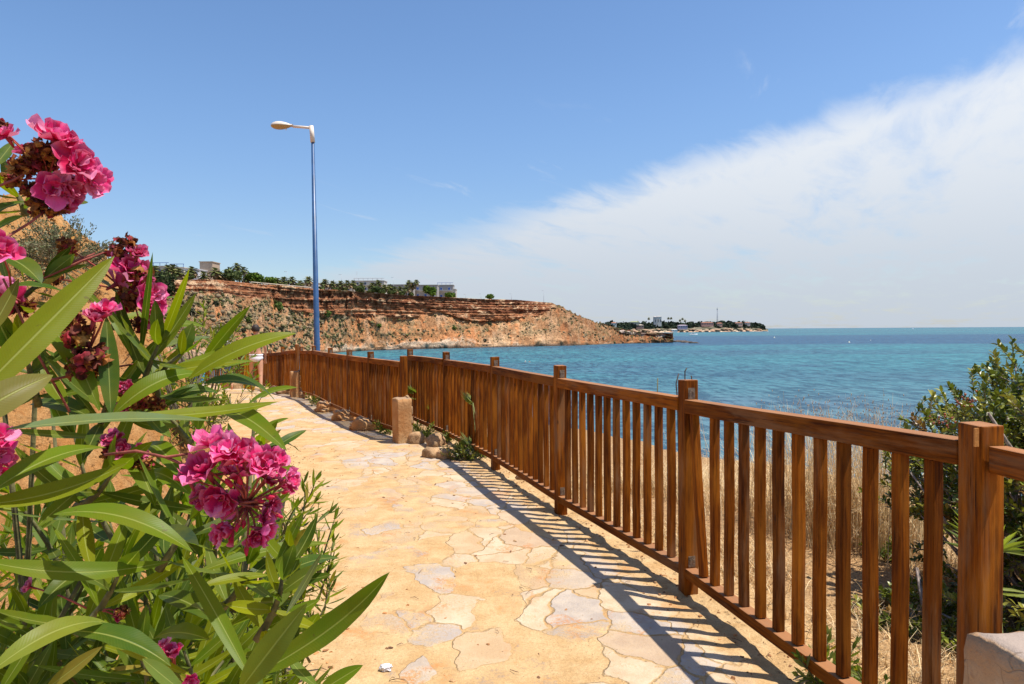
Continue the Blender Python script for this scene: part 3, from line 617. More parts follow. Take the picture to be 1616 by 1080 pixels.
def tree(label, px, topy, wpx, back, cols, seed, name='tree', group='leafy trees on the clifftop'):
    yd, z0 = edge_at(px); yd += back; p = at(px, topy, yd); r = wpx * yd / 1077 / 2; hh = p.z - z0
    T0 = thing(name, label, 'tree', (p.x, yd, z0 - 0.2), group)
    nm = NM(); nm.tube([(p.x, yd, z0 - 0.6), (p.x + .1, yd, z0 + hh * .4), (p.x - .1, yd, z0 + hh * .75)], [.25, .18, .08], 6, (0.16, 0.11, 0.07))
    for a in range(4): nm.tube([(p.x, yd, z0 + hh * .3), (p.x + r * .6 * math.cos(a * 1.6), yd + r * .6 * math.sin(a * 1.6), z0 + hh * .65)], [.1, .04], 5, (0.16, 0.11, 0.07))
    nm.build('trunk', M['twig'], T0)
    nm = NM(); r_ = np.random.default_rng(seed)
    for a in range(9):
        o = r_.uniform(-1, 1, 3) * (r * .55, r * .5, hh * .28)
        leaf_puff(nm, np.array((p.x, yd, z0 + hh * 0.55)) + o, (r * .5, r * .5, hh * .27), 130, r * 0.17, cols, seed * 10 + a, 0.3)
    nm.build('crown', M['far_leaf'], T0)
brt = [(0.10, 0.17, 0.02), (0.14, 0.20, 0.03), (0.06, 0.10, 0.015)]; drk = [(0.09, 0.12, 0.035), (0.13, 0.15, 0.05), (0.06, 0.085, 0.025)]
tree('dark leafy tree between the palms right of the tan tower', 364, 424, 24, 7, drk, 1); tree('second dark tree of the grove, under the tall slim palms', 377, 427, 16, 8, drk, 2)
tree('bright green rounded tree in the middle of the grove', 401, 430, 30, 8, brt, 3); tree('low green tree at the right end of the grove', 424, 438, 22, 8, brt, 4); tree('dark tree top next to the roadside parapet', 434, 438, 14, 12, drk, 5)
tree('bright green dense tree against the grey flats', 679, 451, 24, 6, brt, 6); tree('low bright green tree at the right foot of the grey flats', 712, 462, 22, 5, brt, 7); tree('lone round green tree on the open clifftop', 774, 464.5, 15, 5, brt, 8)
tree('dark low tree below the white flats', 566, 452, 20, 5, drk, 9); tree('dark hedge-like tree beneath the roof terrace palms', 590, 453, 24, 5, drk, 10)

for k_, (px_, ty_, w_) in enumerate([(508, 452.5, 12), (529, 453.5, 14), (543, 454, 14), (602, 457, 14), (617, 459, 14), (634, 460.5, 14), (648, 461, 12), (411, 440, 18), (449, 447, 12), (468, 448.5, 12), (300, 434, 14), (272, 432, 12)]):
    tree(('low hedge tree beneath palms right ' + ['beside the lamp post', 'of the lamp post, second one', 'of the lamp post, third one', 'under the right end of the white block', 'of the white block, first one', 'of the white block, second one', 'of the white block, third one'][k_]) if k_ < 7 else ['hedge tree between the leafy grove trees and bright tree', 'low hedge tree over the roadside parapet, farther left', 'low hedge tree close left of the blue lamp post', 'leafy tree just left of the tan tower', 'leafy tree in front of the cream terraced flats'][k_ - 7], px_, ty_, w_, 6, drk, 40 + k_)
def house(label, px0, px1, topy, back, wall, name='apartment_building', storeys=2, deep=9.0, blue=False, rail=False, rz=0.0, basey=None):
    xm = (px0 + px1) / 2; yd, z0 = edge_at(min(xm, 860)); yd += back
    a = at(px0, topy, yd); b = at(px1, topy, yd); wd = b.x - a.x; cx = (a.x + b.x) / 2; hh = a.z - z0
    T0 = thing(name, label, 'building', (cx, yd + deep / 2, z0 - 0.3))
    nm = NM(); nm.box((cx, yd + deep / 2, z0 + hh / 2 - 0.5), (wd, deep, hh + 1), 0, wall); nm.build('wall', M['painted'], T0, False)
    nm = NM(); nm.box((cx, yd + deep / 2, z0 + hh + 0.15), (wd + 0.5, deep + 0.5, 0.3), 0, tuple(x * 0.9 for x in wall)); rf = nm.build('roof', M['painted'], T0, False)
    if rail:
        nm = NM()
        for k in range(int(wd / 2.5) + 1): nm.box((cx - wd / 2 + 0.2 + k * 2.5, yd + 0.2, z0 + hh + 0.9), (0.15, 0.15, 1.2), 0, (0.12, 0.2, 0.5) if blue else (0.5, 0.5, 0.5))
        nm.box((cx, yd + 0.2, z0 + hh + 1.5), (wd, 0.2, 0.2), 0, (0.12, 0.2, 0.5) if blue else (0.55, 0.55, 0.55)); nm.build('terrace_rail', M['painted'], rf, False)
    nw = max(1, int(wd / 4.0)); sh = hh / storeys
    for s in range(storeys):
        for k in range(nw):
            wx = cx - wd / 2 + (k + 0.5) * wd / nw; wz = z0 + sh * (s + 0.5)
            nm = NM(); nm.box((wx, yd - 0.03, wz), (1.7, 0.10, min(1.6, sh * .55)), 0, (0.62, 0.62, 0.6)); wf = nm.build('window', M['painted'], T0, False)
            nm = NM(); nm.box((wx, yd - 0.09, wz), (1.4, 0.08, min(1.3, sh * .45)), 0, (0.05, 0.07, 0.12) if not blue else (0.05, 0.10, 0.30)); nm.build('pane', M['painted'], wf, False)
        if storeys > 1:
            nm = NM(); nm.box((cx, yd - 0.55, z0 + sh * s + sh * .12 + 0.2), (wd * .92, 0.9, 0.35), 0, tuple(min(.85, x * 1.1) for x in wall)); nm.build('balcony', M['painted'], T0, False)
    return T0
W_ = (0.46, 0.43, 0.38); TAN = (0.42, 0.31, 0.22); G_ = (0.33, 0.31, 0.29)
house('tall windowless tan tower block with flat top on clifftop', 315, 335, 414, 28, TAN, storeys=1, name='tower_block', deep=7)
for o in [o for o in bpy.data.objects if o.parent and o.parent.name == 'tower_block' and o.name.startswith('window')]:
    for ch in list(o.children): bpy.data.objects.remove(ch)
    bpy.data.objects.remove(o)
house('low white house with blue roof pergola at far left of clifftop', 241, 266, 421, 30, W_, blue=True, rail=True)
house('cream terraced flats behind palms with blue pergola frame', 268, 290, 423, 26, (0.62, 0.56, 0.46), blue=True, rail=True)
house('white and blue villa touching the tan tower on its left', 292, 313, 426, 22, (0.60, 0.60, 0.62), blue=True)
house('small white villa seen between palms left of the lamp post', 476, 500, 447, 34, W_, storeys=1)
house('row of white low houses right of the lamp post', 505, 556, 449, 30, W_, storeys=1)
house('white apartment block with crowded roof terrace behind palms', 558, 606, 444, 36, W_, rail=True, storeys=3)
house('long pale flats behind the palm row, lower than its neighbour', 611, 652, 450, 32, G_)
house('grey flats with blue awnings left of bright green tree', 653, 690, 450.5, 24, G_, blue=True)
house('grey stepped flats with open roof frame at clifftop end', 690, 715, 450.5, 26, G_, rail=True, blue=True)
house('small pale annexe at right end of the grey flats', 715.5, 719, 457, 22, W_, storeys=1)
# masts, lamps and the roadside parapet along the clifftop
def mast(label, px, topy, back, r=0.09, name='street_light', arms=True):
    yd, z0 = edge_at(min(px, 858)); yd += back; p = at(px, topy, yd)
    T0 = thing(name, label, 'street light' if arms else 'mast', (p.x, yd, z0 - 0.3), 'thin lamp columns on the clifftop')
    nm = NM(); nm.tube([(p.x, yd, z0 - .5), (p.x, yd, p.z)], [r * 1.3, r * .7], 6, (0.4, 0.4, 0.42)); nm.build('column', M['painted'], T0)
    nm = NM()
    if arms: nm.box((p.x - .45, yd, p.z), (.9, .12, .12), 0, (.5, .5, .5)); nm.box((p.x - 1.0, yd, p.z + .02), (.5, .25, .18), 0, (.6, .6, .6)); nm.build('lamp_head', M['painted'], T0, False)
    else:
        for k in range(3): nm.box((p.x, yd, p.z - .5 - k * .7), (1.2 - k * .2, .06, .06), 0, (.5, .5, .5))
        nm.build('aerial', M['painted'], T0, False)
mast('thin lamp column above the grove, left of the lamp post', 453, 429, 10); mast('thin lamp column just right of the blue lamp post', 539, 433.5, 12)
mast('rooftop aerial rising from the white apartment block', 563, 428, 38, .06, 'aerial_mast', False); mast('thin lamp column left of the grey flats', 621, 438, 10); mast('lamp column on bare clifftop right of the flats', 735, 465, 8)
mast('short lamp column left of lone round tree', 759, 464, 8); mast('lamp column between lone tree and cliff end', 807, 464, 6); mast('tall lamp column at the cliff end', 858, 459, 4)
T0 = thing('roadside_parapet', 'long pale parapet on posts edging the clifftop road', 'parapet', (ET[np.argmin(abs(pxs - 405))][0], 266, pz(405, 0)))
nm = NM(); pp = []
for px in np.arange(396, 496, 5.0):
    yd, z0 = edge_at(px); p = at(px, 450, yd + 3.0); pp.append((p.x, p.y, z0))
for a, b in zip(pp[:-1], pp[1:]):
    L = math.dist(a, b); nm.box(((a[0] + b[0]) / 2, (a[1] + b[1]) / 2, (a[2] + b[2]) / 2 + 0.75), (L, .3, .28), math.atan2(b[1] - a[1], b[0] - a[0]), (0.6, 0.5, 0.38))
nm.build('rail', M['painted'], T0, False)
for a in pp[::2]: nm = NM(); nm.box((a[0], a[1], a[2] + .2), (.3, .3, 1.0), 0, (0.5, 0.4, 0.3)); nm.build('post', M['painted'], T0, False)

# ------------------------------------------------------------------ distant headland
FH = [(925, 520, 1500), (960, 516, 1700), (1010, 514.5, 1900), (1060, 514, 2000), (1100, 513.5, 2050), (1150, 513, 2150), (1185, 513.5, 2250), (1199, 516, 2300), (1212, 519.5, 2330)]
fp = np.linspace(925, 1213, 260); fy = np.interp(fp, [a[0] for a in FH], [a[1] for a in FH]); fd = np.interp(fp, [a[0] for a in FH], [a[2] for a in FH])
top = np.array([list(at(p, q_, y_)) for p, q_, y_ in zip(fp, fy, fd)]); top[:, 2] += 1.6 * fbm(fp / 9, fp * 0, seed=80, o=3)
bas = np.array([[at(p, 524, y_ - 90).x, y_ - 90, SEA - 1] for p, y_ in zip(fp, fd)])
q = np.linspace(0, 1, 26)[:, None]
pr = np.where(q < .35, q / .35 * .12, .12 + (q - .35) / .65 * .88); hr = np.where(q < .35, q / .35 * .45, .45 + (q - .35) / .65 * .55)
nn = fbm(fp[None, :] / 5 + 0 * q, q * 5, seed=81, o=4)
VX = bas[None, :, 0] * (1 - pr) + top[None, :, 0] * pr; VY = bas[None, :, 1] * (1 - pr) + top[None, :, 1] * pr + nn * 12 * (q > 0) * (q < 1); VZ = bas[None, :, 2] * (1 - hr) + top[None, :, 2] * hr + nn * 1.5 * (q > 0)
VX = np.concatenate([VX, VX[-1:] + 40]); VY = np.concatenate([VY, VY[-1:] + 500]); VZ = np.concatenate([VZ, VZ[-1:] - 3])
cc_ = mixc(sstep(nn + 0 * q, -.3, .5), np.ones(nn.shape + (3,)) * (0.40, 0.24, 0.15), np.ones(nn.shape + (3,)) * (0.60, 0.44, 0.30))
cc_ = mixc(sstep(q + 0.25 * nn, .18, .36), cc_, np.ones(nn.shape + (3,)) * (0.16, 0.14, 0.09))
cc_ = np.concatenate([cc_, cc_[-1:]]); i2 = np.arange(VX.size).reshape(VX.shape)
nm = NM(); nm.add(np.stack([VX, VY, VZ], -1), np.stack([i2[:-1, :-1], i2[:-1, 1:], i2[1:, 1:], i2[1:, :-1]], -1).reshape(-1, 4), cc_.reshape(-1, 3))
tag(nm.build('headland', colmat('far_rock', 0.95, 0.2, 0.3, 0.8, 2.0)), kind='structure')
nm = NM(); r_ = np.random.default_rng(33)
for k in range(760):
    px = r_.uniform(932, 1204); kk = r_.uniform(0, 1); yd = float(np.interp(px, fp, fd)) - 60 * kk
    z = float(np.interp(px, fp, top[:, 2])) - 11 * kk; r = r_.uniform(4.5, 9.5) * (0.6 if r_.random() < .4 else 1)
    if 1090 < px < 1130 and kk > .5: continue
    x = at(px, 510, yd).x
    leaf_puff(nm, (x, yd, z + r * .55), (r * 1.2, r, r * .8), 30, r * .8, [(0.035, 0.05, 0.03), (0.05, 0.065, 0.035), (0.025, 0.035, 0.025)], 900 + k, .4)
tag(nm.build('woodland', M['far_leaf']), 'dark scrubby woodland covering the distant headland', 'woodland', kind='stuff')
def fhouse(label, px0, px1, topy, boty, col, roof=(0.35, 0.15, 0.09), name='house', off=-62):
    yd = float(np.interp((px0 + px1) / 2, fp, fd)) + off; a = at(px0, topy, yd); b = at(px1, boty, yd)
    T0 = thing(name, label, 'building', ((a.x + b.x) / 2, yd, b.z)); w_ = b.x - a.x; h_ = a.z - b.z
    nm = NM(); nm.box(((a.x + b.x) / 2, yd + 5, (a.z + b.z) / 2 - 2), (w_, 10, h_ + 4), 0, col); nm.build('wall', M['painted'], T0, False)
    nm = NM(); nm.add([(a.x - .6, yd - .6, a.z), (b.x + .6, yd - .6, a.z), (b.x + .6, yd + 10.6, a.z), (a.x - .6, yd + 10.6, a.z), (a.x + w_ * .2, yd + 5, a.z + min(h_ * .35, 2)), (b.x - w_ * .2, yd + 5, a.z + min(h_ * .35, 2))],
                      [[0, 1, 5, 4], [1, 2, 5], [2, 3, 4, 5], [3, 0, 4], [3, 2, 1, 0]], roof); nm.build('roof', M['painted'], T0, False)
    for k in range(max(1, int(w_ / 6))):
        nm = NM(); nm.box((a.x + (k + .5) * w_ / max(1, int(w_ / 6)), yd - .1, (a.z + b.z) / 2), (2, .3, h_ * .35), 0, (0.06, 0.06, 0.07)); nm.build('window', M['painted'], T0, False)
fhouse('pale square tower block on the distant headland', 1037, 1044, 500, 513, (0.50, 0.46, 0.42), (0.42, 0.39, 0.36), 'tower_block'); fhouse('grey lower wing against the left of headland tower', 1032, 1036.6, 500.5, 513, (0.42, 0.38, 0.36), (0.4, 0.36, 0.34))
fhouse('low house with green roof on distant headland', 994, 1009, 508.5, 513, (0.5, 0.42, 0.32), (0.28, 0.30, 0.12)); fhouse('brown walled long house below the green roof', 996, 1016, 513.5, 517, (0.32, 0.18, 0.14), (0.5, 0.42, 0.34), off=-80)
fhouse('long red roofed villa left of the headland mast', 1107, 1126, 509.5, 513.5, (0.50, 0.26, 0.20)); fhouse('red roofed villa right of the headland mast', 1132, 1140, 510.5, 514, (0.55, 0.30, 0.22))
fhouse('red roofed villa near the headland tip', 1160, 1172, 510, 513.5, (0.62, 0.38, 0.28)); fhouse('small pink villa among pines at headland tip', 1176, 1184, 509.5, 513, (0.62, 0.45, 0.38))
fhouse('white low house in trees at headland left', 965, 973, 510, 514, (0.62, 0.58, 0.52)); fhouse('purple grey beach building by the headland shore', 1070, 1085, 514, 518, (0.36, 0.28, 0.34), (0.4, 0.32, 0.36), off=-95)
fhouse('white beach kiosk at the headland waterline', 1060, 1069, 520.5, 523, (0.7, 0.66, 0.62), (0.6, 0.56, 0.52), off=-100)
for k, (px, ty) in enumerate([(1024, 501), (1055, 500.5), (1059, 500.5), (1073, 504), (1077, 501.5), (1081, 504.5)]):
    yd = float(np.interp(px, fp, fd)) - 10; p = at(px, ty, yd); z0 = float(np.interp(px, fp, top[:, 2]))
    palm('%s palm from the left on the distant headland skyline' % ordw[k], (p.x, yd, z0 - 1), p.z - z0 - 2, 4.6, 400 + k, True, 'palms on the distant headland')
yd = 2090; p = at(1132, 484, yd); p0 = at(1132, 513, yd)
T0 = thing('lattice_mast', 'tall thin lattice mast rising from the distant headland', 'mast', (p.x, yd, p0.z))
nm = NM()
for sx, sy in ((-1, -1), (1, -1), (1, 1), (-1, 1)): nm.tube([(p.x + sx * 1.6, yd + sy * 1.6, p0.z - 3), (p.x + sx * .8, yd + sy * .8, p.z - 8)], .28, 4, (.34, .36, .4))
for k in range(9):
    f0 = k / 9; zz = p0.z + (p.z - 8 - p0.z) * f0; zz2 = p0.z + (p.z - 8 - p0.z) * (f0 + 1 / 9); hw = 1.6 - .8 * f0
    nm.tube([(p.x - hw, yd - hw, zz), (p.x + hw, yd - hw, zz2)], .18, 4, (.34, .36, .4)); nm.tube([(p.x + hw, yd - hw, zz), (p.x - hw, yd - hw, zz2)], .18, 4, (.34, .36, .4))
nm.build('lattice', M['painted'], T0)
nm = NM(); nm.box((p.x, yd, p.z - 7), (2.6, 2.6, 3.5), 0, (.4, .42, .45)); nm.tube([(p.x, yd, p.z - 6), (p.x, yd, p.z)], .3, 5, (.4, .4, .42)); nm.build('antenna', M['painted'], T0)

# ------------------------------------------------------------------ boats, buoys, swimmers, rocks in the bay
def boat(label, px, py, L, name='motor_boat'):
    p = on_z(px, py, SEA); T0 = thing(name, label, 'boat', tuple(p))
    def hull(l, b, h):
        nm = NM(); st = np.linspace(-1, 1, 13); Vv = []
        for s in st:
            wd = b / 2 * (1 - max(0, s) ** 2.2) * (0.85 + 0.15 * min(1, 1 - s)); sh = h * (1 + .35 * max(0, s) ** 2)
            for a_, z_ in ((-1, sh), (-.8, .25 * h), (0, -.3), (.8, .25 * h), (1, sh)): Vv.append((p.x + s * l / 2, p.y + a_ * wd, p.z + z_))
        Fc = [[i * 5 + j, i * 5 + j + 1, (i + 1) * 5 + j + 1, (i + 1) * 5 + j] for i in range(12) for j in range(4)] + [[i * 5, (i + 1) * 5, (i + 1) * 5 + 4, i * 5 + 4] for i in range(12)] + [[0, 1, 2, 3, 4][::-1]]
        nm.add(Vv, Fc, (.78, .78, .78)); return nm
    if name == 'motor_boat':
        hull(L, L * .28, L * .11).build('hull', M['painted'], T0)
        nm = NM(); nm.box((p.x - L * .04, p.y, p.z + L * .16), (L * .36, L * .18, L * .10), 0, (.75, .75, .75)); nm.box((p.x - L * .08, p.y, p.z + L * .25), (L * .24, L * .16, .12), 0, (.8, .8, .8)); nm.build('cabin', M['painted'], T0, False)
        nm = NM(); nm.box((p.x - L * .04, p.y - L * .091, p.z + L * .17), (L * .30, .06, L * .045), 0, (.05, .06, .08)); nm.build('window', M['painted'], T0, False)
        nm = NM(); nm.tube([(p.x, p.y, p.z + L * .2), (p.x, p.y, p.z + L * .40)], .06, 5, (.6, .6, .6)); nm.build('aerial', M['painted'], T0)
    else:
        hull(L, L * .26, L * .09).build('hull', M['painted'], T0)
        nm = NM(); nm.tube([(p.x, p.y, p.z), (p.x, p.y, p.z + L * 1.35)], .12, 6, (.6, .6, .6)); nm.build('pole', M['painted'], T0)
        for sgn, nme in ((-1, 'mainsail'), (1, 'jib')):
            nm = NM(); rows_ = 8; Vv = []
            for i in range(rows_ + 1):
                f0 = i / rows_; z_ = p.z + L * (.15 + 1.15 * f0) * (1 if sgn < 0 else .9)
                Vv += [(p.x + sgn * .15, p.y - .05, z_), (p.x + sgn * (.15 + L * .42 * (1 - f0)), p.y - .5 * (1 - f0) - .1, z_)]
            nm.add(Vv, [[2 * i, 2 * i + 1, 2 * i + 3, 2 * i + 2] for i in range(rows_)], (.85, .85, .85)); nm.build(nme, M['painted'], T0)
boat('small white motor boat moored off the distant headland', 1094, 529, 13.0)
boat('tiny white sailing boat on the horizon', 1441, 519.6, 11.0, 'sailing_boat')
for k, (px, py, s, lab) in enumerate([(1222, 533.5, .8, 'small white buoy on dark water, the farther one'), (1340, 541, .65, 'white and yellow buoy on the open bay, the nearer one'), (1374, 537.5, .35, 'tiny pale buoy right of the nearer buoy')]):
    p = on_z(px, py, SEA); T0 = thing('buoy', lab, 'buoy', tuple(p), 'buoys in the bay')
    nm = NM(); prof = [(0, -.6), (.55, -.5), (.95, 0), (.7, .6), (.25, .95), (.2, 1.5), (0, 1.55)]
    Vv = [(p.x + s * r_0 * math.cos(a_ * math.pi / 5), p.y + s * r_0 * math.sin(a_ * math.pi / 5), p.z + s * z_) for r_0, z_ in prof for a_ in range(10)]
    nm.add(Vv, [[i * 10 + j, i * 10 + (j + 1) % 10, (i + 1) * 10 + (j + 1) % 10, (i + 1) * 10 + j] for i in range(6) for j in range(10)], (.8, .78, .6)); nm.build('float', M['painted'], T0)
for k, (px, py, s, lab) in enumerate([(1072, 540, 3.2, 'flat dark rock awash just off the cliff tip'), (1083, 541, 2.6, 'dark rock in the water, second out from the cliff tip'), (1095, 542, 2.2, 'outermost low dark rock off the cliff tip'), (1064, 539.5, 2.6, 'brown boulder fallen at the cliff tip')]):
    p = on_z(px, py, SEA); nm = NM(); Vr = IV3 * np.array([s * 1.5, s, s * .42]); Vr = Vr * (1 + .3 * fbm(IV3[:, 0] * 2 + k * 7, IV3[:, 1] * 2, IV3[:, 2] * 2, seed=k, o=4)[:, None])
    nm.add(Vr + np.array(p), IF3, (0.15, 0.12, 0.10)); tag(nm.build('rock', M['cliff']), lab, 'rock', 'rocks off the cliff tip')

# ------------------------------------------------------------------ people
def skin_body(name, joints, edges, rads, mat_, parent, sub=2):
    me = bpy.data.meshes.new(name); o0 = np.array(ORG.get(parent, (0, 0, 0)))
    me.from_pydata([tuple(np.array(j) - o0) for j in joints], edges, []); o = link(name, me, parent)
    md = o.modifiers.new('skin', 'SKIN'); md.use_smooth_shade = True
    for i, r in enumerate(rads):
        sv = me.skin_vertices[0].data[i]; sv.radius = (r, r) if not hasattr(r, '__len__') else r; sv.use_root = (i == 0)
    ss_ = o.modifiers.new('sub', 'SUBSURF'); ss_.levels = sub; ss_.render_levels = sub
    me.materials.append(mat_); return o
M['skin'] = simple('bare_skin', (0.55, 0.28, 0.17), 0.55, 12, 0.12, 0.1, 0.003)  # one even skin tone, slightly varied by noise
M['white_cloth'] = simple('white_cloth', (0.78, 0.76, 0.78), 0.85, 25, 0.08, 0.4, 0.01)
M['hair'] = simple('dark_hair', (0.03, 0.02, 0.015), 0.6, 90, 0.5, 0.6, 0.005)
M['towel'] = simple('yellow_towel', (0.72, 0.42, 0.03), 0.95, 60, 0.2, 0.6, 0.006)
def person(label, base, s, rz, cap=False, clothed=False):
    """seen from behind, mid-stride; local frame: +y is where the person walks"""
    T0 = thing('person', label, 'person', base); B = np.array(base); cs, sn = math.cos(rz), math.sin(rz)
    def L(x, y, z): return B + s * np.array([x * cs - y * sn, x * sn + y * cs, z])
    J = [L(0, 0, .95), L(0, 0, 1.08), L(0, -.01, 1.22), L(0, -.01, 1.38), L(0, 0, 1.47), L(0, .01, 1.53), L(0, .02, 1.60),
         L(.09, 0, .90), L(.11, -.10, .52), L(.12, -.26, .13), L(.12, -.18, .04), L(-.09, 0, .90), L(-.11, .10, .50), L(-.10, .12, .09), L(-.10, .23, .035),
         L(.17, -.01, 1.37), L(.23, .03, 1.12), L(.22, .14, .90), L(.21, .17, .82), L(-.17, -.01, 1.37), L(-.24, .02, 1.12), L(-.22, .16, .98), L(-.21, .20, .91)]
    E = [(0, 1), (1, 2), (2, 3), (3, 4), (4, 5), (5, 6), (0, 7), (7, 8), (8, 9), (9, 10), (0, 11), (11, 12), (12, 13), (13, 14), (3, 15), (15, 16), (16, 17), (17, 18), (3, 19), (19, 20), (20, 21), (21, 22)]
    r = [.14, .115, .12, .115, .05, .05, .095, .095, .06, .038, .035, .095, .06, .038, .035, .055, .038, .028, .032, .055, .038, .028, .032]
    # feet and fingers continue the body
    def more(frm, pts, rads_):
        a = frm
        for p_, r_0 in zip(pts, rads_): J.append(p_); r.append(r_0); E.append((a, len(J) - 1)); a = len(J) - 1
    for sgn, hi in ((1, 18), (-1, 22)):
        hx, hy, hz = ((.21, .17, .82), (-.21, .20, .91))[0 if sgn > 0 else 1]
        for q_ in range(4): more(hi, [L(hx + (q_ - 1.5) * .022, hy + .02, hz - .05), L(hx + (q_ - 1.5) * .022, hy + .03, hz - .09 + abs(q_ - 1.5) * .008)], [.011, .009])
        more(hi, [L(hx - sgn * .035, hy + .03, hz - .01), L(hx - sgn * .045, hy + .05, hz - .045)], [.012, .010])
    skin_body('body', J, E, [x * s for x in r], M['skin'], T0)
    # hips
    def shell(name, z0, z1, rx, ry, matl, flare=0.0, legs=False, par=T0):
        nm = NM(); n = 20; Vv = []; rws = 7
        for i in range(rws):
            f0 = i / (rws - 1); z_ = z0 + (z1 - z0) * f0; k_ = 1 + flare * (1 - f0) + .04 * math.sin(f0 * 9)
            for j in range(n):
                a_ = 2 * math.pi * j / n; dip = (0.07 * abs(math.sin(a_)) ** 3 if legs and i == 0 else 0)
                Vv.append(L(rx * k_ * math.cos(a_), ry * k_ * math.sin(a_), z_ - dip))
        nm.add(Vv, [[i * n + j, i * n + (j + 1) % n, (i + 1) * n + (j + 1) % n, (i + 1) * n + j] for i in range(rws - 1) for j in range(n)])
        o = nm.build(name, matl, par); sol = o.modifiers.new('t', 'SOLIDIFY'); sol.thickness = 0.008; return o
    if clothed: shell('shirt', .88, 1.44, .175, .125, M['white_cloth'], .1); shell('shorts', .62, .96, .17, .13, simple('navy_cloth', (.05, .07, .15), .9), .1)
    else: shell('swim_briefs', .87, 1.0, .168, .152, M['white_cloth'], 0.0, True)
    c_ = L(0, .02, 1.63)
    nm = NM(); Vh = IV3 * np.array([.10, .115, .125]) * s; Vh = Vh * (1 + .05 * fbm(IV3[:, 0] * 5, IV3[:, 1] * 5, IV3[:, 2] * 5, seed=3, o=3)[:, None]); keep = Vh + c_ + s * np.array([sn * .02, -cs * .02, .01])
    msk = (IV3[:, 2] > -0.55); fs = [f for f in IF3 if msk[f].all() and not (IV3[f, 1].mean() * cs - IV3[f, 0].mean() * sn > .45 and IV3[f, 2].mean() < .35)]
    nm.add(keep, np.array(fs)); nm.build('hair', M['hair'], T0)
    # face
    nm = NM()
    for sx in (-1, 1): nm.add(IV2 * .012 * s + L(sx * .035, .112, 1.63), IF2, (.05, .04, .03))
    nm.build('eyes', M['hair'], T0)
    if cap:
        nm = NM(); fs = [f for f in IF3 if (IV3[f, 2] > 0.05).all()]; nm.add(IV3 * np.array([.115, .13, .12]) * s + L(0, .01, 1.655), np.array(fs)); nm.box(L(0, .15, 1.665), (.13 * s, .12 * s, .012), rz); nm.build('cap', M['white_cloth'], T0)
    return T0, L
bx, by = at(404, 560, 17.8).x, 17.8
T0, L = person('person seen from behind in white swim briefs walking away on the path', (bx, by, H(bx, by)), 1.02, R(18))
# towel carried in the left hand
nm = NM(); n, mrow = 14, 20; Vv = []
for i in range(mrow + 1):
    f0 = i / mrow
    for j in range(n + 1):
        g_ = j / n - .5; wd = .10 + .16 * f0
        Vv.append(L(-.235 + g_ * wd * 1.0 + .02 * math.sin(f0 * 5) + .07 * f0, .16 + .030 * math.sin(g_ * 22 + f0 * 3) * (1 + f0) - .05 * f0, 1.08 - .98 * f0 - .05 * g_))
nm.add(Vv, [[i * (n + 1) + j, i * (n + 1) + j + 1, (i + 1) * (n + 1) + j + 1, (i + 1) * (n + 1) + j] for i in range(mrow) for j in range(n)])
tw = nm.build('towel', M['towel']); tw.modifiers.new('t', 'SOLIDIFY').thickness = 0.012
tag(tw, 'long mustard yellow towel hanging from the walker\'s left hand', 'towel')
bx = at(359, 553, 19.6).x; by = 19.6; hz = H(bx, by)
person('smaller person in white cap and white shirt farther along the path', (bx, by, hz), 0.80, R(25), True, True)
for k, (px, py, lab) in enumerate([(829, 571.5, 'swimmer with pale cap in the calm bay, the left one of two'), (835.5, 571.5, 'dark haired swimmer in the calm bay, the right one of two')]):
    p = on_z(px, py, SEA); T0 = thing('person', lab, 'person', tuple(p)); q0 = np.array(p)
    skin_body('body', [q0 + (0, 0, -.35), q0 + (0, 0, -.05), q0 + (0, 0, .07), q0 + (0, 0, .17), q0 + (0, 0, .27), q0 + (.24, 0, -.02), q0 + (.5, -.1, -.10), q0 + (.62, -.12, -.12), q0 + (-.24, 0, -.02), q0 + (-.5, -.1, -.10), q0 + (-.62, -.12, -.12)],
              [(0, 1), (1, 2), (2, 3), (3, 4), (1, 5), (5, 6), (6, 7), (1, 8), (8, 9), (9, 10)], [.16, .15, .07, .09, .10, .09, .05, .035, .09, .05, .035], M['skin'], T0, 1)
    nm = NM(); nm.add(IV2 * (.13, .13, .12) + q0 + (0, .02, .32), IF2); nm.build('hair' if k else 'swim_cap', M['hair'] if k else M['white_cloth'], T0)

# ------------------------------------------------------------------ timber fences
_tm = {}
def timber_mesh(wd, dp, ln, bev=0.004, seed=0):
    key = (round(wd, 4), round(dp, 4), round(ln, 2), seed)
    if key in _tm: return _tm[key]
    bm = bmesh.new(); bmesh.ops.create_cube(bm, size=1.0)
    for v in bm.verts: v.co = Vector((v.co.x * wd, v.co.y * dp, (v.co.z + .5) * ln))
    bmesh.ops.bevel(bm, geom=list(bm.edges), offset=bev, segments=2, affect='EDGES', profile=0.6)
    long_ = [e for e in bm.edges if abs(e.verts[0].co.z - e.verts[1].co.z) > ln * 0.7]
    bmesh.ops.subdivide_edges(bm, edges=long_, cuts=max(4, int(ln * 8)))
    for v in bm.verts:
        f0 = v.co.z / ln
        v.co.x += 0.0022 * math.sin(f0 * 5 + seed * 2.1) * math.sin(f0 * 3.14); v.co.y += 0.0022 * math.sin(f0 * 4 + seed * 1.3 + 1) * math.sin(f0 * 3.14)
        if f0 < .001 or f0 > .999: v.co.z += 0.002 * math.sin(seed * 3 + v.co.x * 60)
    me = bpy.data.meshes.new('timber'); bm.to_mesh(me); bm.free(); me.materials.append(M['wood']); _tm[key] = me; return me
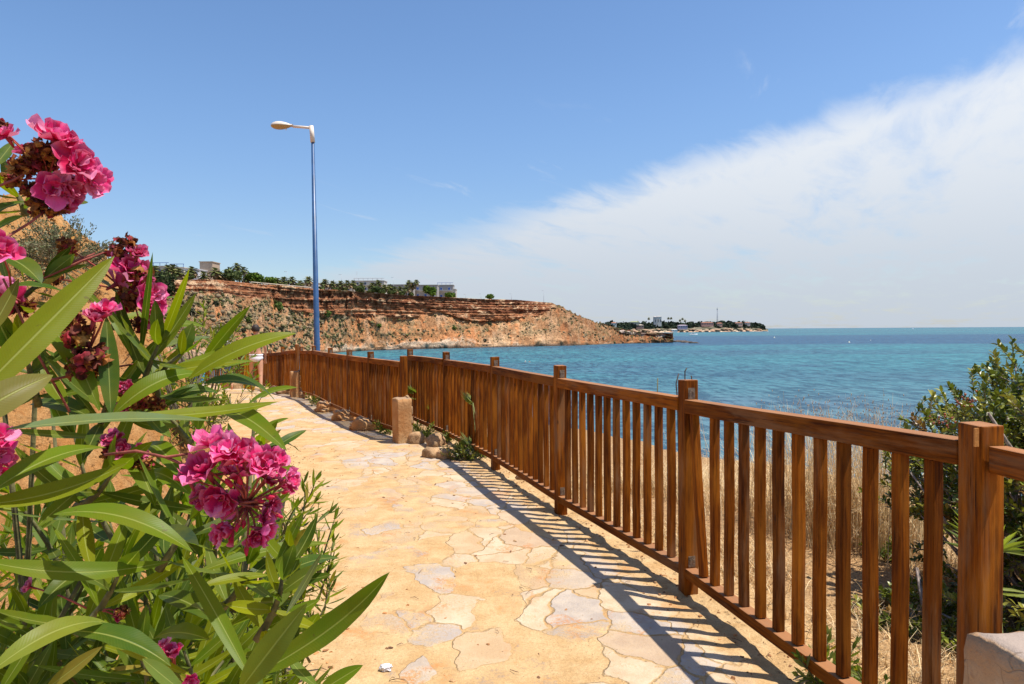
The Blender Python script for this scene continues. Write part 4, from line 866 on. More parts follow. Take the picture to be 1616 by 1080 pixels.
def timber(name, p0, p1, wd, dp, parent, face=None, seed=0, roll=0.0, label=None):
    """a squared timber from p0 to p1; face is the horizontal direction its wd side looks along"""
    p0 = Vector(p0); p1 = Vector(p1); z = (p1 - p0).normalized(); ln = (p1 - p0).length
    y = Vector(face) if face is not None else Vector((0, 0, 1)); x = y.cross(z).normalized(); y = z.cross(x)
    o = link(name, timber_mesh(wd, dp, ln, min(.006, wd * .09), seed), parent)
    m_ = Matrix((x, y, z)).transposed().to_4x4(); m_.translation = p0 - Vector(ORG[parent])
    o.matrix_local = m_ @ Matrix.Rotation(roll, 4, 'Z')
    if label: o['label'] = label
    return o
def fence(label, posts, tops, rails, nb=12, end=None, tilt=None, bracket=True, foot=0.02):
    """posts: (x, y); tops: post height; rails: (height of the rail's top at each end) per panel"""
    T0 = thing('wooden_fence', label, 'fence', (posts[0][0], posts[0][1], H(*posts[0])), 'slatted timber fence runs along the path')
    gz = [(-0.035 * max(y - 15, 0)) for x, y in posts]
    PW = 0.084
    for i, (x, y) in enumerate(posts):
        a = Vector(posts[max(i - 1, 0)]); b = Vector(posts[min(i + 1, len(posts) - 1)]); d_ = (b - a).normalized(); nrm = Vector((-d_.y, d_.x, 0))
        timber('post', (x, y, min(gz[i], H(x, y)) - 0.15), (x, y, gz[i] + tops[i]), PW, PW, T0, nrm, seed=i % 4, roll=rnd.uniform(-.03, .03))
        if bracket and i < len(posts) - 1 or (bracket and i > 0):
            dn = (Vector(posts[i - 1]) - Vector(posts[i])).normalized() if i > 0 else None
            if dn is not None:
                for zz in (gz[i] + rails[i - 1][1] + 0.035, gz[i] + 0.19):
                    bm = NM(); cx, cy = x + dn.x * (PW / 2 + .002), y + dn.y * (PW / 2 + .002); ang = math.atan2(dn.y, dn.x)
                    bm.box((cx, cy, zz), (.004, .042, .062), ang, (.45, .40, .33))
                    for s_ in (-1, 1):
                        sx, sy = cx - dn.y * .010 * s_ + dn.x * .003, cy + dn.x * .010 * s_ + dn.y * .003; bm.box((sx, sy, zz + .008), (.006, .009, .009), ang, (.2, .15, .12))
                    bm.build('bracket', M['metal'], T0, False)
    for i in range(len(posts) - 1):
        a = Vector((*posts[i], 0)); b = Vector((*posts[i + 1], 0)); d_ = (b - a).normalized(); nrm = Vector((-d_.y, d_.x, 0))
        if nrm.x > 0: nrm = -nrm
        ra, rb = rails[i]; h0, h1 = gz[i], gz[i + 1]; RW, RH = 0.078, 0.078; offs = nrm * 0.006
        A = a + d_ * (PW / 2 - .001) + offs; B_ = b - d_ * (PW / 2 - .001) + offs
        timber('top_rail', (A.x, A.y, h0 + ra - RH / 2), (B_.x, B_.y, h1 + rb - RH / 2), RH if False else RW, RH, T0, None, seed=i)
        timber('bottom_rail', (A.x, A.y, h0 + .125), (B_.x, B_.y, h1 + .125), 0.070, 0.056, T0, None, seed=i + 2)
        L = (b - a).length
        for k in range(nb):
            f0 = (k + 1) / (nb + 1); f0 = (f0 * (L - .06) + .03) / L
            c_ = a.lerp(b, f0); zt = (h0 + ra) * (1 - f0) + (h1 + rb) * f0 - RH - .001; zb = (h0 + .1545) * (1 - f0) + (h1 + .1545) * f0
            tl = 0.0; lab = None
            if tilt and (i, k) in tilt: tl = tilt[(i, k)]; lab = 'loose slat leaning out of line beside the post'
            tpx = c_ + d_ * (tl + rnd.uniform(-.003, .003)); c2 = c_ + d_ * (-tl * .25)
            timber('baluster', (c2.x + offs.x, c2.y + offs.y, zb), (tpx.x + offs.x, tpx.y + offs.y, zt), .040, .040, T0, nrm, seed=(i * 5 + k) % 4, roll=rnd.uniform(-.07, .07), label=lab)
    if end: end(T0, gz)
    return T0
F1 = [(1.43, 2.08), (1.01, 3.92), (0.395, 5.64), (-0.19, 7.47), (-0.905, 9.36), (-1.66, 11.1)]
def near_end(T0, gz):
    a = Vector((1.43, 2.08)); d_ = Vector((0.10, -1)).normalized()
    A = a + d_ * .048
    timber('top_rail', (A.x + .012, A.y, 1.165 - .04), (A.x + d_.x * 1.7, A.y + d_.y * 1.7, 1.165 - .04), .06, .08, T0, None, seed=1)
    nm = NM(); nm.box((a.x - .044, a.y - .0455, 1.19), (.012, .006, .055), 0, (1, 1, 1)); nm.build('split_edge', M['woodpale'], T0, False)
fence('nearest run of brown slatted timber fence ending at the plastered block', F1, [1.225, 1.228, 1.225, 1.228, 1.225, 1.22],
      [(1.170, 1.118), (1.125, 1.122), (1.125, 1.125), (1.13, 1.12), (1.125, 1.12)], 12, near_end, {(0, 11): 0.085})
F2 = [(-1.50, 9.42), (-2.19, 10.56), (-2.79, 11.7), (-3.49, 13.1), (-4.33, 14.9), (-5.02, 16.25)]
fence('middle run of brown slatted timber fence between the two stone pillars', F2, [1.17] + [1.20] * 5, [(1.09, 1.10)] + [(1.10, 1.10)] * 4, 12)
F3 = [(-5.20, 16.5), (-6.12, 18.2), (-6.92, 19.5), (-7.98, 21.0), (-9.2, 22.5), (-10.75, 24.0)]
fence('farthest run of brown slatted timber fence curving left beyond the second pillar', F3, [1.26, 1.22, 1.14, 1.16, 1.16, 1.16], [(1.12, 1.10), (1.08, 1.06), (1.06, 1.06), (1.06, 1.06), (1.06, 1.06)], 11)

# ------------------------------------------------------------------ stone pillars, footings, loose stones
M['plaster'] = None
def plaster(name, gain):
    m_, t = mat(name); P = t.n('ShaderNodeTexCoord').outputs['Object']
    n1 = t.noise(P, 3.5, 6, 0.65); n2 = t.noise(P, 28, 5, 0.6); n3 = t.noise(P, 140, 3)
    c_ = t.mix(t.ss(n1, 0.35, 0.65), (0.62, 0.38, 0.20, 1), (0.74, 0.57, 0.38, 1)); c_ = t.mix(t.math('MULTIPLY', t.ss(n1, 0.58, 0.62), 0.7), c_, (0.80, 0.68, 0.50, 1))
    c_ = t.mix(t.math('MULTIPLY', t.ss(n2, 0.58, 0.72), 0.5), c_, (0.42, 0.20, 0.09, 1))
    ge = t.n('ShaderNodeNewGeometry'); up = t.n('ShaderNodeSeparateXYZ', i_0=ge.outputs['Normal']).outputs[2]
    c_ = t.mix(t.ss(up, 0.75, 0.95), c_, (0.52, 0.45, 0.40, 1))
    cr = t.n('ShaderNodeTexVoronoi', feature='DISTANCE_TO_EDGE', i_Vector=t.vmath('ADD', P, t.vmath('MULTIPLY', t.n('ShaderNodeTexNoise', i_Vector=P, i_Scale=9.0).outputs['Color'], (.12, .12, .12)).outputs[0]).outputs[0]); cr.inputs['Scale'].default_value = 6
    ck = t.math('MULTIPLY', t.math('SUBTRACT', 1.0, t.ss(cr.outputs['Distance'], .004, .014)), t.ss(n1, 0.45, 0.6))
    c_ = t.mix(t.math('MULTIPLY', ck, .4), c_, (0.30, 0.18, 0.10, 1))
    c_ = t.mix(1.0, c_, gain, 'MULTIPLY')
    h = t.math('ADD', t.math('MULTIPLY', n1, 1.5), t.math('ADD', t.math('MULTIPLY', n2, .4), t.math('MULTIPLY', n3, .1)))
    finish(t, c_, 0.9, t.math('SUBTRACT', h, t.math('MULTIPLY', ck, .3)), 0.6, 0.02, .2); return m_
M['plaster'] = plaster('weathered_plaster', (0.66, 0.60, 0.55, 1)); M['shade_plaster'] = plaster('shade_darkened_plaster', (0.66, 0.50, 0.34, 1))  # second copy: orange plaster darkened, the pillars' shaded face put into the colour
M['stone'] = simple('rough_fieldstone', (0.40, 0.245, 0.125), 0.92, 9, 0.45, 0.8, 0.03)
def _cube(n=18):
    g_ = np.linspace(-1, 1, n + 1); A, B_ = np.meshgrid(g_, g_, indexing='ij'); V = []; Fc = []
    for ax in range(3):
        for sg in (-1, 1):
            P = np.zeros((n + 1, n + 1, 3)); P[..., ax] = sg; P[..., (ax + 1) % 3] = np.tan(A * .7854); P[..., (ax + 2) % 3] = np.tan(B_ * .7854); o_ = len(V) * (n + 1) ** 2
            V.append(P.reshape(-1, 3)); i_ = np.arange((n + 1) ** 2).reshape(n + 1, n + 1) + o_; q_ = np.stack([i_[:-1, :-1], i_[1:, :-1], i_[1:, 1:], i_[:-1, 1:]], -1).reshape(-1, 4); Fc.append(q_ if sg > 0 else q_[:, ::-1])
    V = np.concatenate(V); Fc = np.concatenate(Fc); key = np.round(V, 5); u_, inv_ = np.unique(key, axis=0, return_inverse=True); return unit(u_), inv_.ravel()[Fc]
CV, CF = _cube()
def lump(center, size, rz, seed, rough=0.05, sub=3, sq=4.0):
    """rounded, chipped block: superellipsoid with noise"""
    v, f = (CV, CF) if sub == 4 else (IV3, IF3)
    k = (np.abs(v) ** sq).sum(1) ** (-1 / sq); p = v * k[:, None]
    n_ = fbm(p[:, 0] * 2.2 + seed * 9, p[:, 1] * 2.2, p[:, 2] * 2.2, seed=seed, o=5, g=0.6); p = p * (1 + rough * n_)[:, None] * np.array(size) / 2
    cs, sn = math.cos(rz), math.sin(rz); return np.stack([p[:, 0] * cs - p[:, 1] * sn, p[:, 0] * sn + p[:, 1] * cs, p[:, 2]], 1) + np.array(center), f
def block(name, label, cat, center, size, rz, seed, matl, group=None, rough=.05, sq=7, sub=4):
    v, f = lump(center, size, rz, seed, rough, sub, sq); nm = NM(); nm.add(v, f, (1, 1, 1)); o = nm.build(name, matl)
    return tag(o, label, cat, group)
block('plastered_block', 'chipped plastered masonry block at the foot of the nearest fence post', 'masonry block', (1.535, 1.71, .30), (.42, .56, .71), R(7), 1, M['plaster'], rough=.035, sq=14)
def pillar(label, x, y, w_, d_, h_, rz, seed):
    z0 = H(x, y); T0 = thing('stone_pillar', label, 'pillar', (x, y, z0), 'stone pillars where the fence runs meet'); 
    v, f = lump((x, y, z0 + h_ / 2 - .06), (w_, d_, h_ + .12), rz, seed, .028, 4, 40); nm = NM(); nm.add(v, f); nm.build('shaft', M['shade_plaster'], T0)
    nm = NM(); cs, sn = math.cos(rz), math.sin(rz)
    for k in range(9):
        zz = z0 + .05 + (k // 2) * .13 + rnd.uniform(-.01, .01); yy = (-.25 if k % 2 else .25) * d_
        vv, f = lump((x + w_ / 2 * cs - yy * sn, y + w_ / 2 * sn + yy * cs, zz), (.05, d_ * .45, .12), rz, seed + k, .15, 3, 4); nm.add(vv, f)
    nm.build('facing_stones', M['stone'], T0)
pillar('stone pillar with pale flat top between near and middle fence', -1.50, 9.24, .20, .24, .60, R(28), 3)
pillar('farther stone pillar at the end of the middle fence run', -5.17, 16.2, .20, .24, .60, R(25), 5)
for k, (x, y, lab) in enumerate([(-2.19, 10.56, 'nearest'), (-2.79, 11.7, 'second'), (-3.49, 13.1, 'third')]):
    v, f = lump((x + .02, y, H(x, y) + .03), (.62, .34, .26), R(15 + 20 * k), 20 + k, .22, 4, 3); nm = NM(); nm.add(v, f)
    v, f = lump((x - .13, y - .10, H(x, y) + .06), (.26, .22, .24), R(50 * k), 30 + k, .25, 3, 3); nm.add(v, f)
    tag(nm.build('footing_stone', M['shade_plaster']), '%s mortared stone footing under a middle fence post' % lab, 'stone', 'stone footings under the middle fence')
stn = [((-1.30, 9.18), (.20, .18, .20), 'squared stone leaning against the right of the nearer pillar'), ((-1.02, 8.95), (.28, .22, .20), 'rounded boulder under the fence right of the nearer pillar'),
       ((-.98, 8.2), (.22, .16, .15), 'angular broken stone on the path edge under the near fence'), ((-.80, 8.12), (.18, .2, .14), 'smaller stone behind the angular broken stone'), ((-4.9, 16.0), (.25, .2, .2), 'pale stone at foot of the farther pillar'),
       ((-5.9, 17.6), (.4, .25, .2), 'flat stone below the farthest fence, near the pillar'), ((-6.5, 18.7), (.35, .25, .22), 'orange stone below the middle of the farthest fence'), ((-8.7, 21.0), (.5, .35, .35), 'reddish boulder beyond the walkers beside the fence'), ((-8.3, 20.5), (.4, .3, .28), 'smaller boulder beside the reddish one'),
       ((.10, 6.95), (.14, .10, .08), 'fist sized stone at the base of fourth post'), ((1.04, 2.62), (.11, .08, .05), 'small orange stone in fence shade near the block')]
for k, ((x, y), s_, lab) in enumerate(stn): block('stone', lab, 'stone', (x, y, H(x, y) + s_[2] * .25), s_, k * 1.3, 50 + k, M['stone'], 'loose stones by the fence', .22, 3, 3)

# pebbles and clods: beyond counting
def scatter_clods(name, label, n, region, smin, smax, cols, seed):
    r_ = np.random.default_rng(seed); O = []; 
    while len(O) < n:
        y = r_.uniform(*region[0]) if r_.random() < .5 else region[0][0] + (region[0][1] - region[0][0]) * r_.random() ** 2; d = region[1](r_)
        x = float(Xf(y)) - d; O.append((x, y, H(x, y)))
    O = np.array(O); s_ = (smin + (smax - smin) * r_.random(n) ** 4)[:, None]
    T = IV1[None] * (1 + .3 * r_.normal(size=(n, len(IV1), 1))); a = r_.uniform(0, 6.28, n); X = np.stack([np.cos(a), np.sin(a), 0 * a], 1); Y = np.stack([-np.sin(a), np.cos(a), 0 * a], 1); Z = np.tile([[0, 0, 1.]], (n, 1))
    cols = np.asarray(cols); nm = NM(); nm.batch(T, IF1, None, O, X * s_ * 1.3, Y * s_, Z * s_ * .7, cols[r_.integers(0, len(cols), n)] * r_.uniform(.7, 1.2, (n, 1)))
    return tag(nm.build(name, M['twig'], None, False), label, name.replace('_', ' '), kind='stuff')
scatter_clods('gravel', 'crumbs of reddish soil and grit strewn along the path edges', 5200, ((1.6, 9), lambda r: float(r.choice([r.normal(2.35, .22), r.normal(-.02, .16), r.uniform(.2, 2.4)], p=[.52, .38, .10]))), 0.0014, .012, [(.42, .19, .07), (.30, .13, .05), (.55, .34, .17), (.20, .10, .05)], 4)
# leaf litter and twigs
nm = NM(); r_ = np.random.default_rng(9)
for k in range(170):
    y = 1.8 + 7 * r_.random() ** 1.5; d = float(r_.choice([r_.normal(2.35, .2), r_.normal(-.02, .2), r_.uniform(.3, 2.2)], p=[.35, .3, .35])); x = float(Xf(y)) - d; a = r_.uniform(0, 6.28); L = r_.uniform(.02, .085)
    p0 = np.array([x, y, H(x, y) + .006]); p1 = p0 + (math.cos(a) * L, math.sin(a) * L, 0.004); pm = (p0 + p1) / 2 + (r_.normal() * .006, r_.normal() * .006, .005)
    nm.tube([p0, pm, p1], [.0012, .0016, .0007], 4, (.12, .06, .035))
tag(nm.build('twigs', M['twig']), 'dark dry twigs lying about on the path', 'twigs', kind='stuff')
# crumpled white paper
p = on_z(608, 1056, 0.0); nm = NM(); r_ = np.random.default_rng(3)
Vp = IV4 * np.array([.026, .018, .016]); cr = 1 + .55 * np.abs(fbm(IV4[:, 0] * 2.2, IV4[:, 1] * 2.2, IV4[:, 2] * 2.2, seed=4, o=4, g=.7)) - .25
nm.add(Vp * cr[:, None] + np.array([p.x, p.y, H(p.x, p.y) + .013]), IF4); tag(nm.build('crumpled_paper', M['white_cloth']), 'crumpled scrap of white paper lying on the sandy path', 'paper')

# ------------------------------------------------------------------ street lamp
def lamp():
    x0 = at(501, 560, 18.2).x; y0 = 18.2; zb = H(x0, y0) - .1; pt = at(493.6, 222, 18.2)
    M['blue'] = simple('blue_paint', (0.03, 0.085, 0.20), 0.4, 3, 0.25, 0.15, 0.004, 0.5); M['lampw'] = simple('cream_enamel', (0.72, 0.60, 0.48), 0.45, 5, 0.12, 0.1)
    T0 = thing('street_lamp', 'tall blue lamp post with cream head behind the fence', 'street lamp', (x0, y0, zb))
    nm = NM(); nm.tube([(x0, y0, zb - .3), (x0, y0, zb + .3), (pt.x, y0, pt.z)], [.088, .086, .042], 20); nm.build('pole', M['blue'], T0)
    nm = NM(); t2 = at(491.2, 199, 18.2); nm.tube([(pt.x, y0, pt.z - .05), (t2.x, y0, t2.z)], [.060, .056], 16); nm.build('sleeve', M['lampw'], T0)
    a1 = at(491, 202, 18.2); a0 = at(462, 199.7, 18.2); nm = NM(); nm.tube([a1, a0], [.034, .034], 12); nm.build('arm', M['lampw'], T0)
    # head: a flattened lens-shaped shell, lower bowl of glass
    tipx = at(427.5, 197.5, 18.2).x; cx = (tipx + a0.x) / 2; L = a0.x - tipx; zc_ = (a0.z + at(445, 197.5, 18.2).z) / 2
    def shell(zs, name, matl, k):
        nm = NM(); st = np.linspace(0, 1, 19); Vv = []; n = 16
        for s in st:
            wd = .155 * (math.sin(math.pi * min(1, s ** .75 * .97 + .03)) ** .75) * (1 if s < .8 else 1) if s < .97 else .05
            wd = max(wd, .012 if s < .5 else .05)
            for j in range(n + 1):
                a_ = math.pi * j / n; Vv.append((tipx + s * L, y0 + wd * math.cos(a_), zc_ + zs * k * wd * math.sin(a_)))
        nm.add(Vv, [[i * (n + 1) + j, i * (n + 1) + j + 1, (i + 1) * (n + 1) + j + 1, (i + 1) * (n + 1) + j] for i in range(18) for j in range(n)]); return nm.build(name, matl, T0)
    shell(1, 'lamp_housing', M['lampw'], .72); shell(-1, 'lens', simple('amber_glass', (0.42, 0.26, 0.10), 0.25, 12, .2, .1, spec=.6), .62)
    nm = NM(); xs_ = tipx + L * .68; nm.tube([(xs_, y0, zc_ - .09), (xs_ + .012, y0, zc_ - .09)], .03, 8, (.4, .3, .2)); nm.build('clip', M['lampw'], T0)
lamp()

# ------------------------------------------------------------------ oleanders
GREENS = [(0.105, 0.165, 0.006), (0.15, 0.195, 0.006), (0.05, 0.09, 0.008), (0.21, 0.235, 0.006), (0.10, 0.155, 0.025)]
def leaf(nm, b, t_, wd, nrm, bend=0.08, fold=0.18, col=GREENS[0], n=10, wave=0.0, sweep=0.0):
    """a lance-shaped leaf from b to t_, folded along the midrib and arched by bend (share of its length)"""
    b = np.asarray(b, float); t_ = np.asarray(t_, float); ax = t_ - b; L = np.linalg.norm(ax); ax = ax / L
    side = unit(np.cross(ax, nrm)); up = np.cross(side, ax)
    s = np.linspace(0, 1, n + 1); prof = (s ** 0.75 * (1 - s) ** 0.85); prof = prof / prof.max(); prof = np.maximum(prof, 0.07 * (s < .5)); prof[-1] = 0.004
    c_ = b + ax * (s * L)[:, None] + up * (bend * L * 4 * s * (1 - s))[:, None] + side * (sweep * L * 4 * s * (1 - s))[:, None]
    # keep the blade perpendicular to the arch
    slope = bend * 4 * (1 - 2 * s); upv = unit(up - ax * slope[:, None])
    v = np.array([-1, -.5, 0, .5, 1.0])
    wv = wave * np.sin(s * 19 + b[0] * 90)
    P = c_[:, None] + side * (v[None] * prof[:, None] * wd / 2)[..., None] + upv[:, None] * ((np.abs(v)[None] * fold + (v[None] * wv[:, None])) * prof[:, None] * wd / 2)[..., None]
    uv = np.stack([np.broadcast_to(v * .5 + .5, (n + 1, 5)), np.broadcast_to(s[:, None] * L / 0.16, (n + 1, 5))], -1)
    Fc = [[i * 5 + j, i * 5 + j + 1, (i + 1) * 5 + j + 1, (i + 1) * 5 + j] for i in range(n) for j in range(4)]
    nm.add(P.reshape(-1, 3), Fc, col, uv.reshape(-1, 2))
def whorl_shoot(nm, st, root, tip, r_, L=0.14, wd=0.022, step=0.035, cols=GREENS, n=8, start=.25, k=3):
    root = np.asarray(root, float); tip = np.asarray(tip, float); ax = tip - root; Ls = np.linalg.norm(ax); d_ = ax / Ls
    bow = r_.normal(size=3) * .06 * Ls
    def at_s(s): return root + ax * s + bow * 4 * s * (1 - s)
    st.tube([at_s(s) for s in (0, .25, .5, .75, 1)], [.0055, .0045, .0038, .003, .0018], 5, (0.13, 0.12, 0.05))
    a0 = r_.uniform(0, 6.28); m_ = max(2, int(Ls * (1 - start) / step)); u = unit(np.cross(d_, (.3, .2, .9))); v = np.cross(d_, u)
    for i in range(m_ + 1):
        s = start + (1 - start) * i / m_; p = at_s(s); spread = R(68) - R(50) * (i / m_) ** 2; LL = L * (1 - .45 * (i / m_) ** 3) * r_.uniform(.8, 1.12)
        for j in range(k):
            a = a0 + i * 1.05 + j * 2 * math.pi / k + r_.uniform(-.25, .25); out = u * math.cos(a) + v * math.sin(a); sp = spread + r_.uniform(-.18, .18)
            ld = unit(d_ * math.cos(sp) + out * math.sin(sp)); nr = unit(d_ * math.sin(sp) - out * math.cos(sp) + r_.normal(size=3) * .12)
            c_ = np.array(cols[r_.integers(0, len(cols))]) * r_.uniform(.75, 1.2)
            if r_.random() < .02: c_ = np.array((.30, .22, .04))
            leaf(nm, p, p + ld * LL, wd * r_.uniform(.8, 1.2), nr, r_.uniform(-.09, -.01) if r_.random() < .8 else .04, r_.uniform(.05, .3), c_, n, r_.uniform(0, .12))

def petal_patch(nm, c_, out, up, L, wd, cup, r_, col, n=7):
    out = unit(out); side = unit(np.cross(out, up)); up = np.cross(side, out)
    V = []; U = []
    ph = r_.uniform(0, 6.28)
    for i in range(n + 1):
        s = i / n; wk = math.sin(min(1, .18 + s * .95) * 2.2) ** .8 if .18 + s * .95 < 1.42 else .1
        wk = (s ** .55) * (1 - .35 * s ** 5)
        for j in range(n + 1):
            v = j / n * 2 - 1
            ruf = .10 * math.sin(v * 6 + ph) * s * s + .035 * math.sin(v * 11 + ph * 2) * s ** 3
            tipround = 1 - .22 * v * v * s
            V.append(c_ + out * (L * s * tipround) + side * (v * wk * wd / 2) + up * (L * (cup * s * s + .22 * (v * v) * s + ruf))); U.append((v * .5 + .5, s))
    nm.add(V, [[i * (n + 1) + j, i * (n + 1) + j + 1, (i + 1) * (n + 1) + j + 1, (i + 1) * (n + 1) + j] for i in range(n) for j in range(n)], col, U)
PINKS = [(0.82, 0.045, 0.24), (0.88, 0.13, 0.38), (0.74, 0.022, 0.16), (0.90, 0.30, 0.50), (0.58, 0.012, 0.09)]
def bloom(name, c_, axis, r, parent, seed, dark=0.0, label=None, count=(5, 5, 3)):
    r_ = np.random.default_rng(seed); axis = unit(axis); u = unit(np.cross(axis, (.2, .5, .8))); v = np.cross(axis, u); nm = NM(); c_ = np.asarray(c_, float)
    for ring, (cnt, el, ln, cup) in enumerate(zip(count, (R(12), R(42), R(68)), (1.0, .85, .62), (.18, .05, -.25))):
        a0 = r_.uniform(0, 6.28)
        for j in range(cnt):
            a = a0 + j * 2 * math.pi / cnt + r_.uniform(-.25, .25); e = el + r_.uniform(-.22, .22)
            out = (u * math.cos(a) + v * math.sin(a)) * math.cos(e) + axis * math.sin(e); up = axis * math.cos(e) - (u * math.cos(a) + v * math.sin(a)) * math.sin(e)
            col = np.array(PINKS[r_.integers(0, 5)]) * (1 - dark * np.array([.35, .7, .6])) * r_.uniform(.9, 1.06)
            petal_patch(nm, c_ - axis * r * .25 + r_.normal(size=3) * r * .05, out, up, r * ln * r_.uniform(.85, 1.12), r * ln * r_.uniform(.95, 1.25), cup + r_.uniform(-.15, .15), r_, np.minimum(col, .95))
    nm.tube([c_ - axis * r * .9, c_ - axis * r * .2], [r * .06, r * .16], 6, (.45, .06, .08))
    o = nm.build(name, M['petal'], parent)
    if label: o['label'] = label
    return o
def bud(c_, axis, r, parent, seed):
    nm = NM(); axis = unit(axis); u = unit(np.cross(axis, (.2, .5, .8))); v = np.cross(axis, u); prof = [(0, 0), (.28, .15), (.42, .5), (.5, .95), (.38, 1.5), (.15, 1.95), (.01, 2.1)]; k = 8; V = []
    for i, (a, b) in enumerate(prof):
        for j in range(k):
            t_ = j * 2 * math.pi / k + b * .9; rr = a * (1 + .12 * math.cos(j * math.pi)); V.append(np.asarray(c_) + axis * b * r + (u * math.cos(t_) + v * math.sin(t_)) * rr * r)
    nm.add(V, [[i * k + j, i * k + (j + 1) % k, (i + 1) * k + (j + 1) % k, (i + 1) * k + j] for i in range(6) for j in range(k)], (.62, .02, .07)); return nm.build('bud', M['petal'], parent)
def dried(c_, r, parent, seed):
    """withered double bloom: many small crumpled papery petals"""
    r_ = np.random.default_rng(seed); n = 46; nm = NM(); u = unit(r_.normal(size=(n, 3))); O = np.asarray(c_) + u * r * r_.uniform(.35, .95, (n, 1)) * (1, 1, .85)
    z = unit(u + r_.normal(size=(n, 3)) * .5); x = unit(np.cross(z, r_.normal(size=(n, 3)))); y = np.cross(z, x); g_ = np.linspace(-1, 1, 4); gx_, gy_ = np.meshgrid(g_, g_); T0 = np.stack([gx_, gy_, 0 * gx_], -1).reshape(-1, 3)
    T = np.tile(T0, (n, 1, 1)); T[:, :, :2] *= (1 - .35 * np.abs(T[:, :, [1, 0]])); T[:, :, 2] = .75 * r_.normal(size=(n, 1)) * T0[None, :, 0] ** 2 + .5 * np.sin(T0[None, :, 0] * 3 + r_.uniform(0, 6, (n, 1))) + .45 * np.sin(T0[None, :, 1] * 4 + r_.uniform(0, 6, (n, 1)))
    F_ = [[i * 4 + j, i * 4 + j + 1, (i + 1) * 4 + j + 1, (i + 1) * 4 + j] for i in range(3) for j in range(3)]
    s = (r * r_.uniform(.16, .34, n))[:, None]; cols = np.array([(.34, .13, .03), (.22, .055, .02), (.46, .22, .05), (.13, .03, .018), (.30, .03, .04)])
    nm.batch(T, F_, None, O, x * s * 1.3, y * s, z * s, cols[r_.integers(0, 5, n)] * r_.uniform(.75, 1.15, (n, 1))); return nm.build('withered_bloom', M['dried'], parent)

